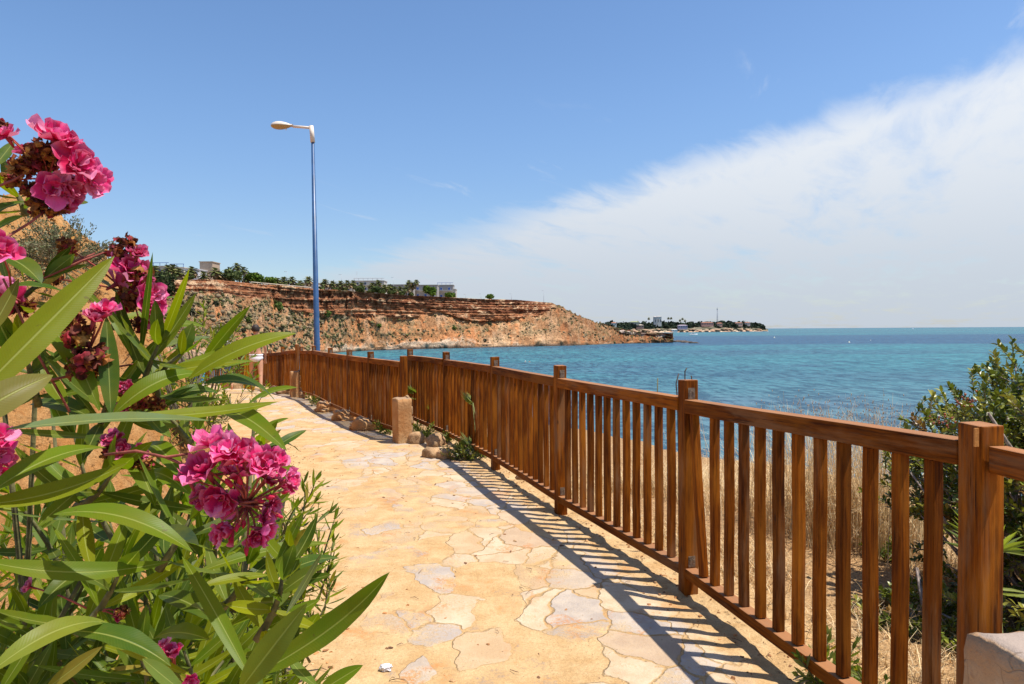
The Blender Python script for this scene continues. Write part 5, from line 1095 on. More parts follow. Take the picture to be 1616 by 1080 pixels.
def oleander_near():
    T0 = thing('oleander_bush', 'large pink flowering oleander bush close up at the path edge', 'oleander', (-.85, 1.15, H(-.85, 1.15)), 'oleanders along the path')
    r_ = np.random.default_rng(21); lv = NM(); st = NM()
    UP = np.array([0, 0, 1.0])
    # large leaves one can tell apart: (base picture x,y, distance) -> (tip), width in picture units, arch, how much the blade faces the sky, tone
    Y1, Y2, Y3 = (0.19, 0.22, 0.006), (0.115, 0.175, 0.008), (0.05, 0.10, 0.01)
    BR = (0.16, 0.14, 0.03)
    hero = [(-70, 655, .60, 181, 404, .74, 56, .02, .3, Y1), (-90, 690, .55, 84, 592, .62, 66, .10, .4, BR), (10, 678, .66, 331, 664, .82, 24, .03, 1, (.15, .21, .09)),
            (-25, 785, .66, 168, 707, .80, 32, .10, .9, Y2), (-40, 798, .66, 203, 730, .74, 36, -.12, .6, Y1), (175, 655, .80, 168, 499, .84, 33, .0, .2, Y3), (157, 648, .80, 68, 545, .90, 24, .28, .7, Y2),
            (222, 562, .95, 241, 398, .86, 10, .02, .3, Y3), (245, 566, .95, 299, 424, .86, 12, -.04, .3, Y1), (318, 575, 1.0, 395, 483, .95, 18, .03, .3, Y2), (325, 580, 1.02, 372, 505, 1.0, 16, .05, .4, Y1), (298, 598, .85, 468, 526, .90, 30, .09, .6, Y1),
            (335, 585, .95, 400, 570, 1.0, 9, .05, .8, Y2), (322, 606, .85, 434, 633, .92, 28, .16, .9, Y3), (200, 657, .80, 440, 634, .88, 20, -.04, .8, Y1), (178, 655, .82, 316, 589, .9, 32, .16, .6, Y2), (252, 648, .95, 345, 620, 1.0, 22, .22, .7, Y3),
            (232, 560, 1.0, 332, 532, 1.05, 14, .06, .9, (.13, .19, .09)), (250, 568, 1.0, 334, 533, 1.0, 15, .06, .9, (.13, .19, .09)), (242, 528, 1.05, 324, 517, 1.1, 14, .16, .8, Y2), (335, 645, .92, 453, 712, .82, 24, .10, .9, Y2), (398, 690, 1.1, 456, 660, 1.1, 11, .05, .9, Y2),
            (418, 718, 1.0, 484, 679, 1.05, 16, .05, .7, Y3), (420, 706, 1.0, 472, 713, 1.05, 9, .15, .9, Y3), (397, 1074, .66, 287, 878, .75, 26, .06, .5, Y2), (378, 1090, .64, 485, 952, .62, 40, .02, .1, (.16, .20, .03)), (398, 1068, .66, 615, 903, .62, 38, -.10, .5, Y2), (500, 1095, .7, 573, 1050, .7, 26, .02, .6, Y2),
            (452, 968, .72, 508, 872, .75, 14, -.10, .3, (.10, .12, .05)), (318, 925, .75, 425, 908, .8, 16, .05, .8, Y1), (308, 905, .8, 521, 857, .9, 20, .06, .8, Y2), (436, 912, .8, 536, 881, .88, 18, .08, .8, Y3), (432, 902, .8, 479, 807, .82, 18, -.05, .3, Y2), (250, 833, .8, 313, 876, .75, 34, .08, 1, (.03, .06, .04)),
            (-30, 884, .62, 268, 886, .70, 36, -.14, .5, Y2), (85, 812, .66, 305, 872, .66, 34, .14, .9, Y2), (-20, 1065, .55, 170, 983, .64, 34, .18, .6, (.19, .23, .03)), (105, 996, .62, 270, 1052, .62, 40, .10, 1, Y3), (70, 1090, .6, 162, 1020, .6, 20, .0, .2, (.24, .19, .03)), (225, 1040, .6, 292, 1095, .62, 26, .0, .4, (.14, .20, .04)),
            (-5, 1100, .6, 68, 988, .62, 20, .03, .2, Y2), (-15, 368, .9, 38, 341, .9, 12, .05, .7, Y2), (-20, 342, .9, 42, 318, .95, 16, .05, .8, Y3), (-8, 262, .9, 22, 224, .95, 12, .0, .3, Y3), (0, 405, .8, 66, 448, .78, 26, .10, .9, Y3), (15, 452, .8, 107, 463, .85, 22, .06, .9, Y3), (208, 562, .9, 158, 470, .92, 13, .08, .4, Y2), (110, 322, .95, 139, 319, 1.0, 7, .02, .5, Y3),
            (145, 660, .9, 45, 640, .95, 22, .1, .8, Y3), (105, 640, .85, 60, 560, .9, 20, -.1, .6, Y2), (230, 700, .95, 290, 760, .85, 24, .1, .9, Y2), (190, 700, .9, 245, 800, .8, 26, .1, .9, Y2), (245, 790, .85, 180, 870, .8, 26, .1, .9, Y3), (60, 830, .8, 130, 770, .85, 24, .05, .4, Y2), (130, 900, .8, 60, 960, .75, 26, .1, .8, Y3),
            (300, 780, .85, 230, 745, .9, 28, .1, .9, Y2), (340, 980, .8, 250, 940, .85, 24, .1, .9, Y3), (330, 1010, .8, 240, 1010, .85, 22, .1, .9, Y2), (360, 990, .8, 470, 950, .85, 20, .12, .8, Y2), (390, 640, 1.2, 470, 612, 1.2, 12, .1, .8, Y2), (375, 660, 1.2, 430, 640, 1.3, 10, .1, .8, Y1),
            (20, 560, .85, -20, 480, .8, 30, .05, .4, Y3), (-20, 530, .75, 30, 440, .78, 26, -.05, .4, BR)]
    for bx, by, bd, tx, ty, td, wd, bend, face, col in hero:
        b = np.array(at(bx, by, bd)); t_ = np.array(at(tx, ty, td)); v = unit(np.array([0, 0, EYE]) - (b + t_) / 2)
        nr = unit(UP * face + v * (1.05 - face * .75) + r_.normal(size=3) * .10)
        ax = unit(t_ - b); nr = unit(nr - ax * np.dot(nr, ax)); ps = max(.5, abs(float(np.dot(nr, v))))
        leaf(lv, b, t_, min(wd * (bd + td) / 2 / 1077 / ps * .82, .029), nr, bend, .22, np.array(col) * r_.uniform(.92, 1.08), 14, r_.uniform(0, .06))
    # shoots that fill the bush behind and below them
    roots = [(-.95, 1.25), (-.80, 1.55), (-1.15, 1.5), (-.75, 1.0), (-1.2, 1.1)]
    def shoots(n, xr, yr, zr, Lr, L, wd):
        for k in range(n):
            tp = np.array([r_.uniform(*xr), r_.uniform(*yr), r_.uniform(*zr)])
            lim = -.335 * tp[1] - .075 + (.09 * (tp[1] > 1.2))
            if tp[0] > lim: tp[0] = lim - r_.uniform(0, .15)
            qx = 808 + 1077 * tp[0] / tp[1]; qy = 521 - 1077 * (tp[2] - EYE) / tp[1]
            if qx > 300 and qy < 665: continue
            rt = roots[r_.integers(0, 5)]; d_ = unit(tp - np.array([rt[0], rt[1], -.1])) + r_.normal(size=3) * .28; d_[2] = abs(d_[2]) * .8 + .15; d_ = unit(d_)
            whorl_shoot(lv, st, tp - d_ * r_.uniform(*Lr), tp, r_, L, wd)
    shoots(95, (-1.15, -.30), (.95, 1.75), (.15, .98), (.22, .34), .15, .0150)
    shoots(60, (-1.0, -.28), (.80, 1.25), (.50, 1.18), (.18, .28), .145, .0150)
    shoots(60, (-1.7, -.6), (1.5, 2.3), (.15, 1.05), (.25, .4), .145, .0150)
    shoots(10, (-1.0, -.42), (1.0, 1.5), (1.1, 1.5), (.18, .28), .135, .021)
    # single shoots one can tell apart: root and tip in the picture, distance, leaf length
    for (ax_, ay, ad, bx, by, bd, LL) in [(212, 650, .95, 250, 545, .90, .12), (250, 640, .95, 285, 560, .92, .10), (150, 700, .95, 172, 620, .9, .12), (405, 1010, .78, 445, 915, .74, .07), (430, 970, .85, 458, 870, .82, .07), (350, 960, .8, 390, 890, .8, .09),
                                      (120, 800, .85, 180, 740, .82, .13), (60, 640, .9, 40, 560, .85, .12), (300, 700, 1.0, 262, 650, .98, .11), (370, 760, 1.1, 410, 700, 1.05, .08), (450, 1040, .85, 485, 995, .8, .06), (180, 520, .98, 205, 455, .95, .08), (20, 480, .9, 70, 440, .9, .09), (40, 340, .95, 20, 300, .95, .08), (250, 900, .8, 300, 820, .8, .13), (120, 1000, .75, 190, 900, .72, .13)]:
        whorl_shoot(lv, st, at(ax_, ay, ad), at(bx, by, bd), r_, LL, .0165, .028, start=.15)
    # woody stems
    for k in range(12):
        rt = roots[k % 5]; a = np.array([rt[0] + r_.normal() * .05, rt[1] + r_.normal() * .05, H(*rt) - .05]); tp = np.array([r_.uniform(-1.1, -.42), r_.uniform(.8, 1.6), r_.uniform(.7, 1.5)]); m_ = (a + tp) / 2 + r_.normal(size=3) * .08
        st.tube([a, m_, tp], [.008, .006, .003], 6, (.10, .09, .035) if k % 3 else (.10, .13, .03))
    red = (.26, .07, .05)
    for P_ in ([(-40, 392, .8), (10, 375, .86), (50, 350, .88), (75, 330, .9)], [(-30, 305, .85), (20, 285, .88), (50, 268, .88)], [(60, 436, .9), (100, 420, .9), (150, 400, .92)], [(55, 446, .9), (90, 430, .9), (130, 412, .9), (175, 395, .92)], [(80, 600, .8), (150, 585, .85), (210, 575, .9)],
               [(165, 718, .72), (215, 712, .72), (262, 722, .71), (300, 716, .70)], [(262, 722, .71), (330, 750, .70), (372, 795, .70), (400, 800, .70)], [(372, 795, .70), (378, 830, .7)], [(372, 795, .70), (420, 790, .7)], [(330, 750, .7), (400, 745, .7)], [(60, 500, .85), (110, 560, .9), (135, 540, .9)], [(150, 700, .9), (190, 690, .92)], [(110, 650, .85), (60, 560, .85), (5, 440, .8)], [(300, 790, .7), (345, 770, .7)]):
        st.tube([at(*p) for p in P_], [.0017] * (len(P_) - 1) + [.0012], 6, red)
    lv.build('leaves', M['leaf'], T0); st.build('stems', M['twig'], T0)
    # flower clusters: (picture x, y, distance, radius in picture units, kind)
    CL = {'high flower cluster against the sky, half of it withered': [(90, 213, .88, 30, 'b'), (118, 228, .90, 20, 'b'), (126, 258, .88, 30, 'b'), (103, 250, .9, 22, 'b'), (147, 285, .9, 24, 'b'), (84, 297, .88, 26, 'b'), (112, 300, .9, 24, 'd'), (8, 211, .86, 20, 'b'), (38, 238, .9, 14, 'b'), (105, 318, .9, 18, 'd'),
              (60, 236, .88, 22, 'w'), (80, 250, .9, 20, 'w'), (33, 262, .88, 22, 'w'), (58, 262, .9, 22, 'w'), (62, 325, .9, 20, 'w'), (88, 332, .9, 18, 'w'), (0, 200, .88, 14, 'w'), (45, 300, .9, 16, 'w'), (20, 285, .92, 16, 'w')],
          'drooping flower cluster with mostly withered blooms': [(105, 390, .92, 18, 'w'), (200, 388, .92, 18, 'w'), (185, 398, .92, 16, 'w'), (216, 398, .92, 17, 'd'), (205, 425, .92, 26, 'b'), (190, 445, .94, 22, 'd'), (222, 440, .92, 22, 'w'), (232, 462, .92, 24, 'b'), (245, 480, .93, 20, 'b'), (210, 470, .94, 24, 'w'), (235, 498, .93, 20, 'b'), (190, 480, .95, 20, 'd'), (222, 512, .95, 16, 'w'), (85, 440, .95, 12, 'w')],
          'low brown withered cluster deep among the leaves': [(118, 530, 0.80, 26, 'w'), (140, 560, 0.80, 28, 'w'), (128, 585, 0.81, 24, 'w'), (150, 500, 0.80, 22, 'd'), (168, 488, 0.81, 18, 'b'), (110, 505, 0.81, 20, 'w'), (155, 575, 0.82, 20, 'w')],
          'pair of pink blooms at the left edge, upper ones': [(0, 392, .72, 24, 'b'), (18, 470, .85, 24, 'd'), (35, 485, .87, 18, 'w'), (5, 455, .85, 18, 'd')],
          'pink blooms cut by the picture edge, lower ones': [(-2, 690, .7, 26, 'b'), (2, 722, .7, 20, 'b'), (-8, 745, .72, 20, 'b')],
          'small dark pink cluster behind the long pale leaf': [(198, 612, 0.85, 14, 'd'), (205, 628, 0.85, 18, 'w'), (195, 645, 0.85, 16, 'd'), (232, 633, 0.87, 18, 'w'), (250, 640, 0.87, 14, 'w')],
          'shaded flower cluster under the long pale leaf': [(178, 692, 0.83, 16, 'd'), (190, 712, 0.83, 18, 'd'), (205, 728, 0.84, 16, 'w'), (222, 715, 0.84, 16, 'd'), (230, 735, 0.84, 14, 'w'), (170, 715, 0.84, 14, 'w')],
          'large fresh pink cluster in full bloom': [(334, 697, .70, 30, 'b'), (362, 708, .69, 26, 'b'), (322, 738, .69, 31, 'b'), (298, 755, .70, 20, 'b'), (385, 722, .70, 28, 'b'), (375, 745, .71, 24, 'b'), (345, 790, .70, 30, 'b'), (320, 785, .71, 20, 'd'), (374, 782, .71, 22, 'b'), (416, 733, .69, 28, 'b'), (436, 728, .70, 20, 'b'), (424, 752, .71, 20, 'd'), (459, 757, .70, 17, 'b'), (446, 765, .71, 14, 'd'),
              (345, 845, .70, 20, 'b'), (362, 838, .70, 20, 'd'), (420, 838, .70, 22, 'b'), (405, 848, .70, 18, 'd'), (432, 800, .70, 18, 'd'), (420, 815, .70, 18, 'd'), (366, 762, .69, 11, 'u'), (380, 760, .69, 10, 'u'), (424, 783, .69, 10, 'u'), (411, 789, .69, 8, 'u'), (350, 822, .69, 9, 'u'), (377, 828, .69, 9, 'u'), (389, 866, .69, 9, 'u'), (447, 776, .69, 8, 'u'), (385, 822, .7, 9, 'u'), (440, 812, .69, 8, 'u')],
          'tiny pink bloom low among dark leaves': [(45, 925, .85, 12, 'd'), (193, 965, .85, 12, 'w'), (185, 972, .85, 10, 'd')],
          'small pink blooms near the bottom of the bush': [(268, 1028, .75, 15, 'b'), (255, 1020, .76, 12, 'b'), (300, 1076, .74, 11, 'b')]}
    sd_ = 1000
    for lab, items in CL.items():
        cc = np.mean([list(at(x, y, d)) for x, y, d, r, k in items], axis=0)
        cl_ = NM(); top = [np.array(at(x, y, d)) for x, y, d, r, k in items]
        for p in top: cl_.tube([cc - (0.004, -.01, .012), (cc + p) / 2 + (0, .006, -.004), p], [.0015, .0012, .0010], 5, (.34, .07, .05))
        C0 = cl_.build('flower_cluster', M['twig'], T0); C0['label'] = lab; ORG[C0] = ORG[T0]
        for x, y, d, r, k in items:
            sd_ += 1; c_ = np.array(at(x, y, d)); rr = r * d / 1077; v = unit(np.array([0, 0, EYE]) - c_); out = unit(c_ - cc + 1e-4); ax = unit(out * .9 + v * .55 + np.array([.15, 0, .45]) + r_.normal(size=3) * .25)
            if k == 'b': bloom('bloom', c_, ax, rr * 1.30, C0, sd_)
            elif k == 'd': bloom('bloom', c_, ax, rr * 1.2, C0, sd_, .8)
            elif k == 'w': dried(c_, rr, C0, sd_)
            else: bud(c_ - ax * rr * .8, unit(out + ax * .2), rr * .85, C0, sd_)
oleander_near()
def oleander_far(label, x, y, h, r, n, L, wd, seed, blooms=()):
    T0 = thing('oleander_bush', label, 'oleander', (x, y, H(x, y)), 'oleanders along the path'); r_ = np.random.default_rng(seed); lv = NM(); st = NM(); z0 = H(x, y)
    for k in range(n):
        a = r_.uniform(0, 6.28); q_ = r_.uniform(.1, 1) ** .5 * r; zz = z0 + h * r_.uniform(.25, 1.0) * (1 - .35 * (q_ / r) ** 2); tp = np.array([x + q_ * math.cos(a), y + q_ * math.sin(a), zz])
        d_ = unit(np.array([.5 * math.cos(a) * q_ / r, .5 * math.sin(a) * q_ / r, .8]) + r_.normal(size=3) * .2)
        whorl_shoot(lv, st, tp - d_ * r_.uniform(.2, .35) * (L / .12), tp, r_, L, wd, step=.045 * L / .12, n=4)
    for k in range(10):
        a = r_.uniform(0, 6.28); st.tube([(x + r_.normal() * .05, y + r_.normal() * .05, z0 - .05), (x + .3 * r * math.cos(a), y + .3 * r * math.sin(a), z0 + h * .5), (x + .6 * r * math.cos(a), y + .6 * r * math.sin(a), z0 + h * .85)], [.012, .008, .004], 5, (.16, .14, .09))
    lv.build('leaves', M['leaf'], T0); st.build('stems', M['twig'], T0)
oleander_far('dense narrow leaved oleander behind the large flower cluster, beside the path', -1.06, 2.75, 1.12, .38, 74, .105, .013, 31)
oleander_far('small oleander low at the path edge below the flower cluster', -.80, 1.95, .70, .22, 46, .10, .011, 34)
oleander_far('oleander farther up the path, behind the long leaf tips', -3.2, 6.6, 1.0, .42, 34, .13, .02, 32)
oleander_far('farthest low oleander just in front of the walker in white briefs', -5.2, 12.6, .40, .5, 22, .15, .026, 33)
oleander_far('pale green oleander on the bank below the orange mound', -3.6, 7.9, 1.35, .75, 46, .13, .02, 35)

def wiry_shrub(label, c_, r, n, seed, cols, name='dry_shrub', L=.05):
    """fine twiggy shrub: many thin stems with tiny narrow leaves"""
    r_ = np.random.default_rng(seed); T0 = thing(name, label, 'shrub', tuple(c_)); st = NM(); c_ = np.asarray(c_); O = []; D = []
    for k in range(n):
        d_ = unit(r_.normal(size=3) * (1, 1, .8) + (0, 0, .75)); tp = c_ + d_ * np.array(r) * r_.uniform(.6, 1.05); m_ = (c_ + tp) / 2 + r_.normal(size=3) * .08 * r[0]
        st.tube([c_, m_, tp], [.008, .004, .0015], 4, (.24, .19, .12))
        for s in np.linspace(.4, 1, 11):
            p = m_ + (tp - m_) * (s - .4) / .6
            for q_ in range(4): O.append(p + r_.normal(size=3) * .02); D.append(unit(d_ + r_.normal(size=3) * .7))
    O = np.array(O); D = np.array(D); X = unit(np.cross(D, r_.normal(size=D.shape))); Z = np.cross(X, D); lv = NM(); s = (L * r_.uniform(.6, 1.3, len(O)))[:, None]
    cols = np.array(cols); lv.batch([[-.12, 0, 0], [.12, 0, 0], [.10, .6, .05], [0, 1, 0.1], [-.10, .6, .05]], [[0, 1, 2, 4], [4, 2, 3, 3]][:1], None, O, X * s, D * s, Z * s, cols[r_.integers(0, len(cols), len(O))] * r_.uniform(.7, 1.2, (len(O), 1)))
    lv.build('leaves', M['far_leaf'], T0); st.build('stems', M['twig'], T0)
wiry_shrub('grey green wiry shrub in the hollow between the orange mounds', (at(100, 420, 8.9).x, 8.9, at(100, 420, 8.9).z), (.75, .7, .75), 170, 61, [(.16, .17, .08), (.22, .21, .12), (.12, .14, .06)])
wiry_shrub('dry twiggy shrub on the slope below the mound, above the path', (at(300, 600, 9.5).x, 9.5, H(at(300, 600, 9.5).x, 9.5)), (.5, .5, .5), 90, 62, [(.30, .26, .12), (.16, .18, .07)])

# ------------------------------------------------------------------ beyond the fence: mastic bush, dry grass, dwarf palms
def mastic(label, c_, rad, nb, seed, leafn=26, spread=None):
    r_ = np.random.default_rng(seed); c_ = np.array(c_); rad = np.array(rad); T0 = thing('mastic_bush', label, 'bush', (c_[0], c_[1], H(c_[0], c_[1])), 'evergreen bushes beyond the fence'); st = NM(); lv = NM()
    root = np.array([c_[0], c_[1], H(c_[0], c_[1]) - .05]); O = []; D = []; Cc = []
    for k in range(nb):
        u = unit(r_.normal(size=3)); u[2] = abs(u[2]) if r_.random() < .75 else u[2]
        kk = r_.uniform(.55, 1.0) * (1 + .25 * vnoise(np.array([u[0] * 2.5]), np.array([u[1] * 2.5]), np.array([u[2] * 2.5]), seed=seed)[0])
        tp = c_ + u * rad * kk; d_ = unit(u + r_.normal(size=3) * .45 + (0, 0, .35)); Lt = r_.uniform(.12, .22); p0 = tp - d_ * Lt
        if k % 4 == 0: st.tube([root + r_.normal(size=3) * .05, (root + p0) / 2 + r_.normal(size=3) * .10, p0], [.016, .009, .004], 5, (.30, .24, .20))
        st.tube([p0, tp], [.004, .0018], 4, (.22, .16, .11))
        tone = np.array([(0.15, 0.18, 0.015), (0.21, 0.225, 0.02), (0.09, 0.12, 0.018), (0.27, 0.25, 0.03)][r_.integers(0, 4)])
        if r_.random() < .03: tone = np.array((.24, .13, .03))
        for q_ in range(leafn):
            s = (q_ + .5) / leafn; a = q_ * 2.4; uu = unit(np.cross(d_, (.2, .3, .9))); vv = np.cross(d_, uu); out = uu * math.cos(a) + vv * math.sin(a)
            O.append(p0 + d_ * Lt * s); D.append(unit(out + d_ * (.4 + .9 * s) + r_.normal(size=3) * .2)); Cc.append(tone * r_.uniform(.7, 1.3))
    O = np.array(O); D = np.array(D); N_ = unit(np.cross(np.cross(D, [[0, 0, 1.]]), D) + r_.normal(size=D.shape) * .3); X = unit(np.cross(D, N_)); s = (.037 * r_.uniform(.7, 1.25, len(O)))[:, None]
    T = [[-.04, 0, 0], [.04, 0, 0], [-.24, .35, .08], [0, .35, 0], [.24, .35, .08], [-.24, .7, .08], [0, .7, 0], [.24, .7, .08], [0, 1.05, -.05]]
    lv.batch(T, [[0, 1, 3, 2], [1, 4, 3, 3], [2, 3, 6, 5], [3, 4, 7, 6], [5, 6, 8, 8], [6, 7, 8, 8]], None, O, X * s, D * s, N_ * s, np.array(Cc))
    lv.Q = [list(dict.fromkeys(f)) for f in lv.Q]
    lv.build('leaves', M['smallleaf'], T0); st.build('branches', M['twig'], T0)
    return T0, root
T0, rt = mastic('large leathery leaved mastic bush beyond the fence at the right', (3.05, 3.75, .42), (.92, .95, 1.06), 1350, 71)
nm = NM(); nm.tube([(2.75, 3.45, -.1), at(1640, 775, 3.4), at(1600, 715, 3.35), at(1560, 652, 3.3)], [.03, .014, .011, .006], 7, (.30, .24, .19)); nm.build('bare_branch', M['twig'], T0)
for px, py, lab in ((1490, 664, 'lower clump of red berries'), (1532, 632, 'upper clump of red berries')):
    nm = NM(); r_ = np.random.default_rng(px)
    for k in range(20): nm.add(IV1 * .0055 + np.array(at(px, py, 3.1)) + r_.normal(size=3) * (.030, .02, .014), IF1, np.array((.36, .09, .025)) * r_.uniform(.5, 1.3))
    b_ = nm.build('berries', M['smallleaf'], T0); b_['label'] = lab
mastic('low mastic bush in the shade behind the nearest post', (2.55, 2.55, .18), (.55, .5, .42), 190, 72)
mastic('small green bush under the bottom of the large mastic', (2.15, 3.45, .02), (.42, .35, .22), 80, 73)
mastic('low leafy bush below the near fence, beside the boulder', (-.55, 8.15, .04), (.34, .34, .13), 80, 74, 16)

def blades(nm, P, L, wd, lean, cols, r_, seg=3):
    n = len(P); a = r_.uniform(0, 6.28, n); dirn = np.stack([np.cos(a), np.sin(a), 0 * a], 1); side = np.stack([-np.sin(a), np.cos(a), 0 * a], 1)
    up = np.tile([[0, 0, 1.0]], (n, 1)); s = np.linspace(0, 1, seg + 1); T = []
    ln = r_.uniform(lean[0], lean[1], n)
    V = np.zeros((n, 2 * (seg + 1), 3))
    for i, q_ in enumerate(s):
        c_ = P + up * (L * q_ * (1 - .25 * ln * q_))[:, None] + dirn * (L * ln * q_ * q_)[:, None]; w_ = (wd * (1 - q_ * .85))[:, None]
        V[:, 2 * i] = c_ - side * w_; V[:, 2 * i + 1] = c_ + side * w_
    base = np.arange(n)[:, None, None] * 2 * (seg + 1); Fq = np.array([[2 * i, 2 * i + 1, 2 * i + 3, 2 * i + 2] for i in range(seg)])[None] + base
    cols = np.asarray(cols)[r_.integers(0, len(cols), n)] * r_.uniform(.75, 1.2, (n, 1)); nm.add(V.reshape(-1, 3), Fq.reshape(-1, 4), np.repeat(cols, 2 * (seg + 1), axis=0))
STRAW = [(.72, .52, .26), (.80, .63, .36), (.60, .40, .18), (.74, .58, .35), (.44, .28, .13)]
r_ = np.random.default_rng(81); nm = NM(); n = 42000
y = r_.uniform(1.6, 10.5, n * 2); d = -r_.uniform(.30, 5.6, n * 2) ** 1.0; x = Xf(y) - d
den = sstep(fbm(x * .9, y * .9, seed=83, o=3), -.55, .25) * (1 - .8 * (x > 2.4) * (y < 4.4)); keep = r_.random(n * 2) < den * np.where(y > 8, .5, 1); x, y = x[keep][:n], y[keep][:n]
P = np.stack([x, y, height(x, y)], 1); tall = .4 + .75 * sstep(fbm(x * .6, y * .6, seed=85, o=2), 0, .7)
blades(nm, P, r_.uniform(.12, .36, len(P)) * tall, r_.uniform(.0014, .0036, len(P)), (.3, 1.6), STRAW, r_)
tag(nm.build('dry_grass', M['straw']), 'matted straw coloured dry grass covering the slope beyond the fence', 'grass', kind='stuff')
def tussock(label, px, yd, topy, r, n, seed):
    r_ = np.random.default_rng(seed); x = at(px, 600, yd).x; z0 = H(x, yd); hh = at(px, topy, yd).z - z0; nm = NM()
    P = np.stack([x + r_.normal(size=n) * r, yd + r_.normal(size=n) * r, np.full(n, z0)], 1); L = hh * r_.uniform(.45, 1.0, n)
    blades(nm, P, L, np.full(n, .0030), (.2, 1.6), STRAW, r_, 5)
    P2 = P + (r_.normal(size=P.shape) * (r * .5, r * .5, 0)); blades(nm, P2, hh * r_.uniform(.72, 1.0, n), np.full(n, .0036), (.02, .45), STRAW, r_, 5)
    T0 = thing('dry_grass_tussock', label, 'grass tussock', (x, yd, z0), 'tall dry grass tussocks'); 
    k = 130; O = P2[:k] + np.stack([r_.normal(size=k) * .02, r_.normal(size=k) * .02, hh * r_.uniform(.8, .95, k)], 1); s = .006
    nm.batch(IV1, IF1, None, O, np.tile([[s * .5, 0, 0]], (k, 1)), np.tile([[0, s * .5, 0]], (k, 1)), np.tile([[0, 0, s * 1.6]], (k, 1)), np.tile([[.55, .40, .26]], (k, 1))); nm.build('stalks', M['straw'], T0)
tussock('tall feathery dry grass tussock rising above the rail', 1310, 5.3, 612, .26, 260, 91); tussock('shorter dry tussock left of the tall feathery one', 1255, 5.6, 640, .28, 190, 92); tussock('thin dry tussock right of the tall one, by the mastic', 1385, 5.2, 632, .2, 260, 93)
for k, (px, yd, pts, lab) in enumerate([(1038, 5.4, [(1037, 700), (1037, 640), (1038, 597)], 'single straight dry stalk sticking up left of the second post'), (1072, 4.6, [(1071, 720), (1069, 628), (1067, 606), (1071, 590)], 'bent black dry stalk close to the second post'), (1081, 4.6, [(1083, 720), (1081, 600), (1081, 586), (1084, 581)], 'hooked dry stalk behind the second post'), (1092, 4.7, [(1092, 720), (1092, 600), (1091, 593)], 'short dry stalk tip behind the second post')]):
    nm = NM(); P_ = [at(a, b, yd) for a, b in pts]; P_ = [(P_[0].x, yd, H(P_[0].x, yd) - .05)] + P_; nm.tube(P_, .0042, 5, (.10, .06, .04) if k else (.16, .13, .05)); tag(nm.build('dry_stalk', M['twig']), lab, 'stalk', 'dry stalks behind the fence')
def dwarf_palm(label, px, py, yd, r, seed, nf=9):
    r_ = np.random.default_rng(seed); c_ = np.array(at(px, py, yd)); z0 = H(c_[0], c_[1]); T0 = thing('dwarf_palm', label, 'dwarf palm', (c_[0], c_[1], z0), 'dwarf fan palms beyond the fence'); fr = NM(); st = NM(); b0 = np.array([c_[0], c_[1], z0])
    for k in range(nf):
        a = r_.uniform(0, 6.28); hub = c_ + np.array([math.cos(a), math.sin(a), .3 * r_.normal()]) * r * .55; d_ = unit(hub - c_ + (0, 0, .5 * r)); st.tube([b0, (b0 + hub) / 2 + r_.normal(size=3) * .02, hub], [.006, .005, .003], 5, (.20, .22, .08))
        side = unit(np.cross(d_, (0, 0, 1))); 
        for q_ in range(15):
            ang = R(-78 + 156 * q_ / 14); ld = d_ * math.cos(ang) + side * math.sin(ang); L = r * r_.uniform(.75, 1.05); nr = unit(np.cross(ld, side + .01) + (0, 0, .3))
            leaf(fr, hub, hub + ld * L, .016, nr, .03, .5, np.array([(.20, .24, .06), (.14, .19, .05), (.26, .27, .10)][k % 3]) * r_.uniform(.8, 1.2), 3)
    fr.build('fronds', M['leaf'], T0); st.build('stems', M['twig'], T0)
dwarf_palm('dwarf palm poking through the slats right of the fourth panel post', 762, 640, 8.15, .22, 1); dwarf_palm('small dwarf palm low behind the slats left of fourth post', 752, 702, 8.1, .18, 2, 6)
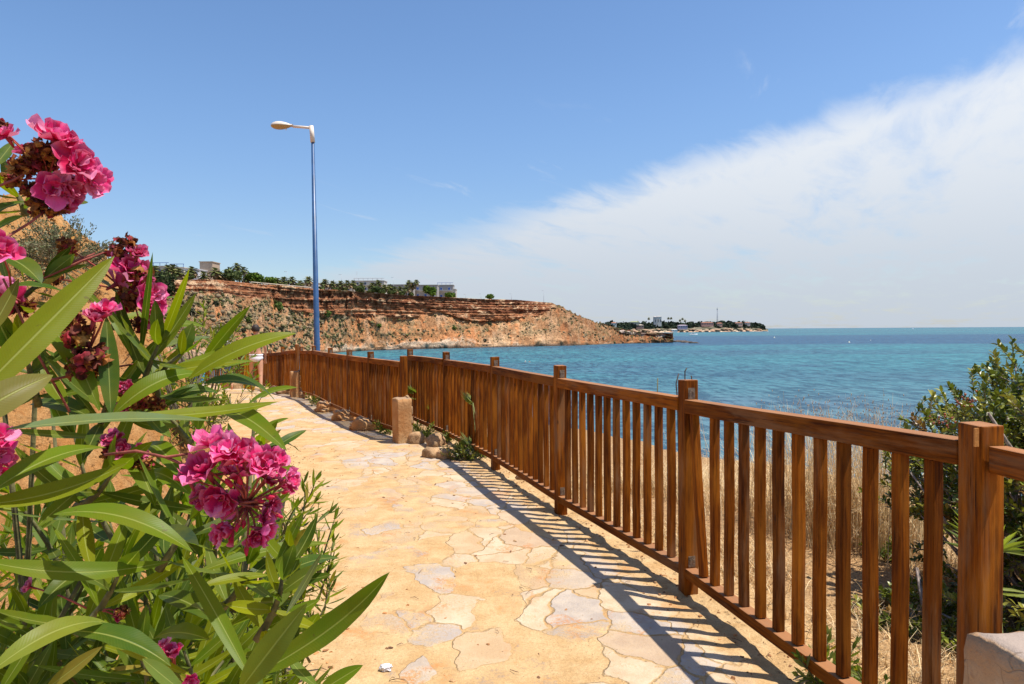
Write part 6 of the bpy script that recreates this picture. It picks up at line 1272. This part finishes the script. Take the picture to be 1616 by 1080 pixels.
dwarf_palm('bright dwarf palm tuft behind the slats beside the nearer pillar', 664, 622, 10.9, .20, 3, 8); dwarf_palm('dwarf palm whose tips show above the rail by the third post', 838, 612, 8.2, .13, 4, 8); dwarf_palm('dwarf palm tuft with tips just above the rail, left of its taller neighbour', 804, 606, 8.6, .10, 5, 6)
dwarf_palm('bright dwarf palm frond fan in front of the mastic at far right', 1612, 890, 2.55, .20, 6, 4); dwarf_palm('narrow dwarf palm leaves behind slats at the middle fence end', 692, 650, 10.2, .16, 7, 5)
def herb(label, px, py, yd, r, n, seed, cols):
    r_ = np.random.default_rng(seed); c_ = at(px, py, yd); x, y_ = c_.x, c_.y; z0 = H(x, y_); T0 = thing('weed', label, 'weed', (x, y_, z0), 'green weeds under the fence'); lv = NM(); st = NM()
    for k in range(n):
        a = r_.uniform(0, 6.28); d_ = unit((.7 * math.cos(a), .7 * math.sin(a), r_.uniform(.3, 1.0))); b = np.array([x, y_, z0]) + r_.normal(size=3) * (r * .35, r * .35, 0); whorl_shoot(lv, st, b, b + d_ * r * r_.uniform(.7, 1.3), r_, r * .45, r * .10, step=r * .18, cols=cols, n=3, start=.2)
    lv.build('leaves', M['leaf'], T0); st.build('stems', M['twig'], T0)
GH = [(.16, .20, .05), (.10, .15, .03), (.22, .25, .08)]
herb('leafy green weed seen between the near slats, left of the tall shaded slats', 1290, 960, 2.9, .16, 14, 1, GH); herb('green weed low behind the near slats by the mastic shade', 1360, 970, 2.75, .14, 12, 2, GH); herb('green weed on the slope far behind the near slats', 1402, 735, 4.8, .16, 12, 3, GH)
herb('small weed under the middle fence, right of the first footing', 505, 632, 13.9, .26, 14, 4, GH); herb('weed under the middle fence near the stone pillar', 612, 668, 10.2, .2, 12, 5, GH); herb('weed clump at the base of the third near post', 705, 700, 9.15, .16, 12, 6, GH); herb('green weed under the near fence beside the boulder', 672, 688, 9.7, .2, 12, 7, GH); herb('bright weed at the foot of the near slats beside the broken stone', 740, 725, 8.2, .16, 12, 8, GH)
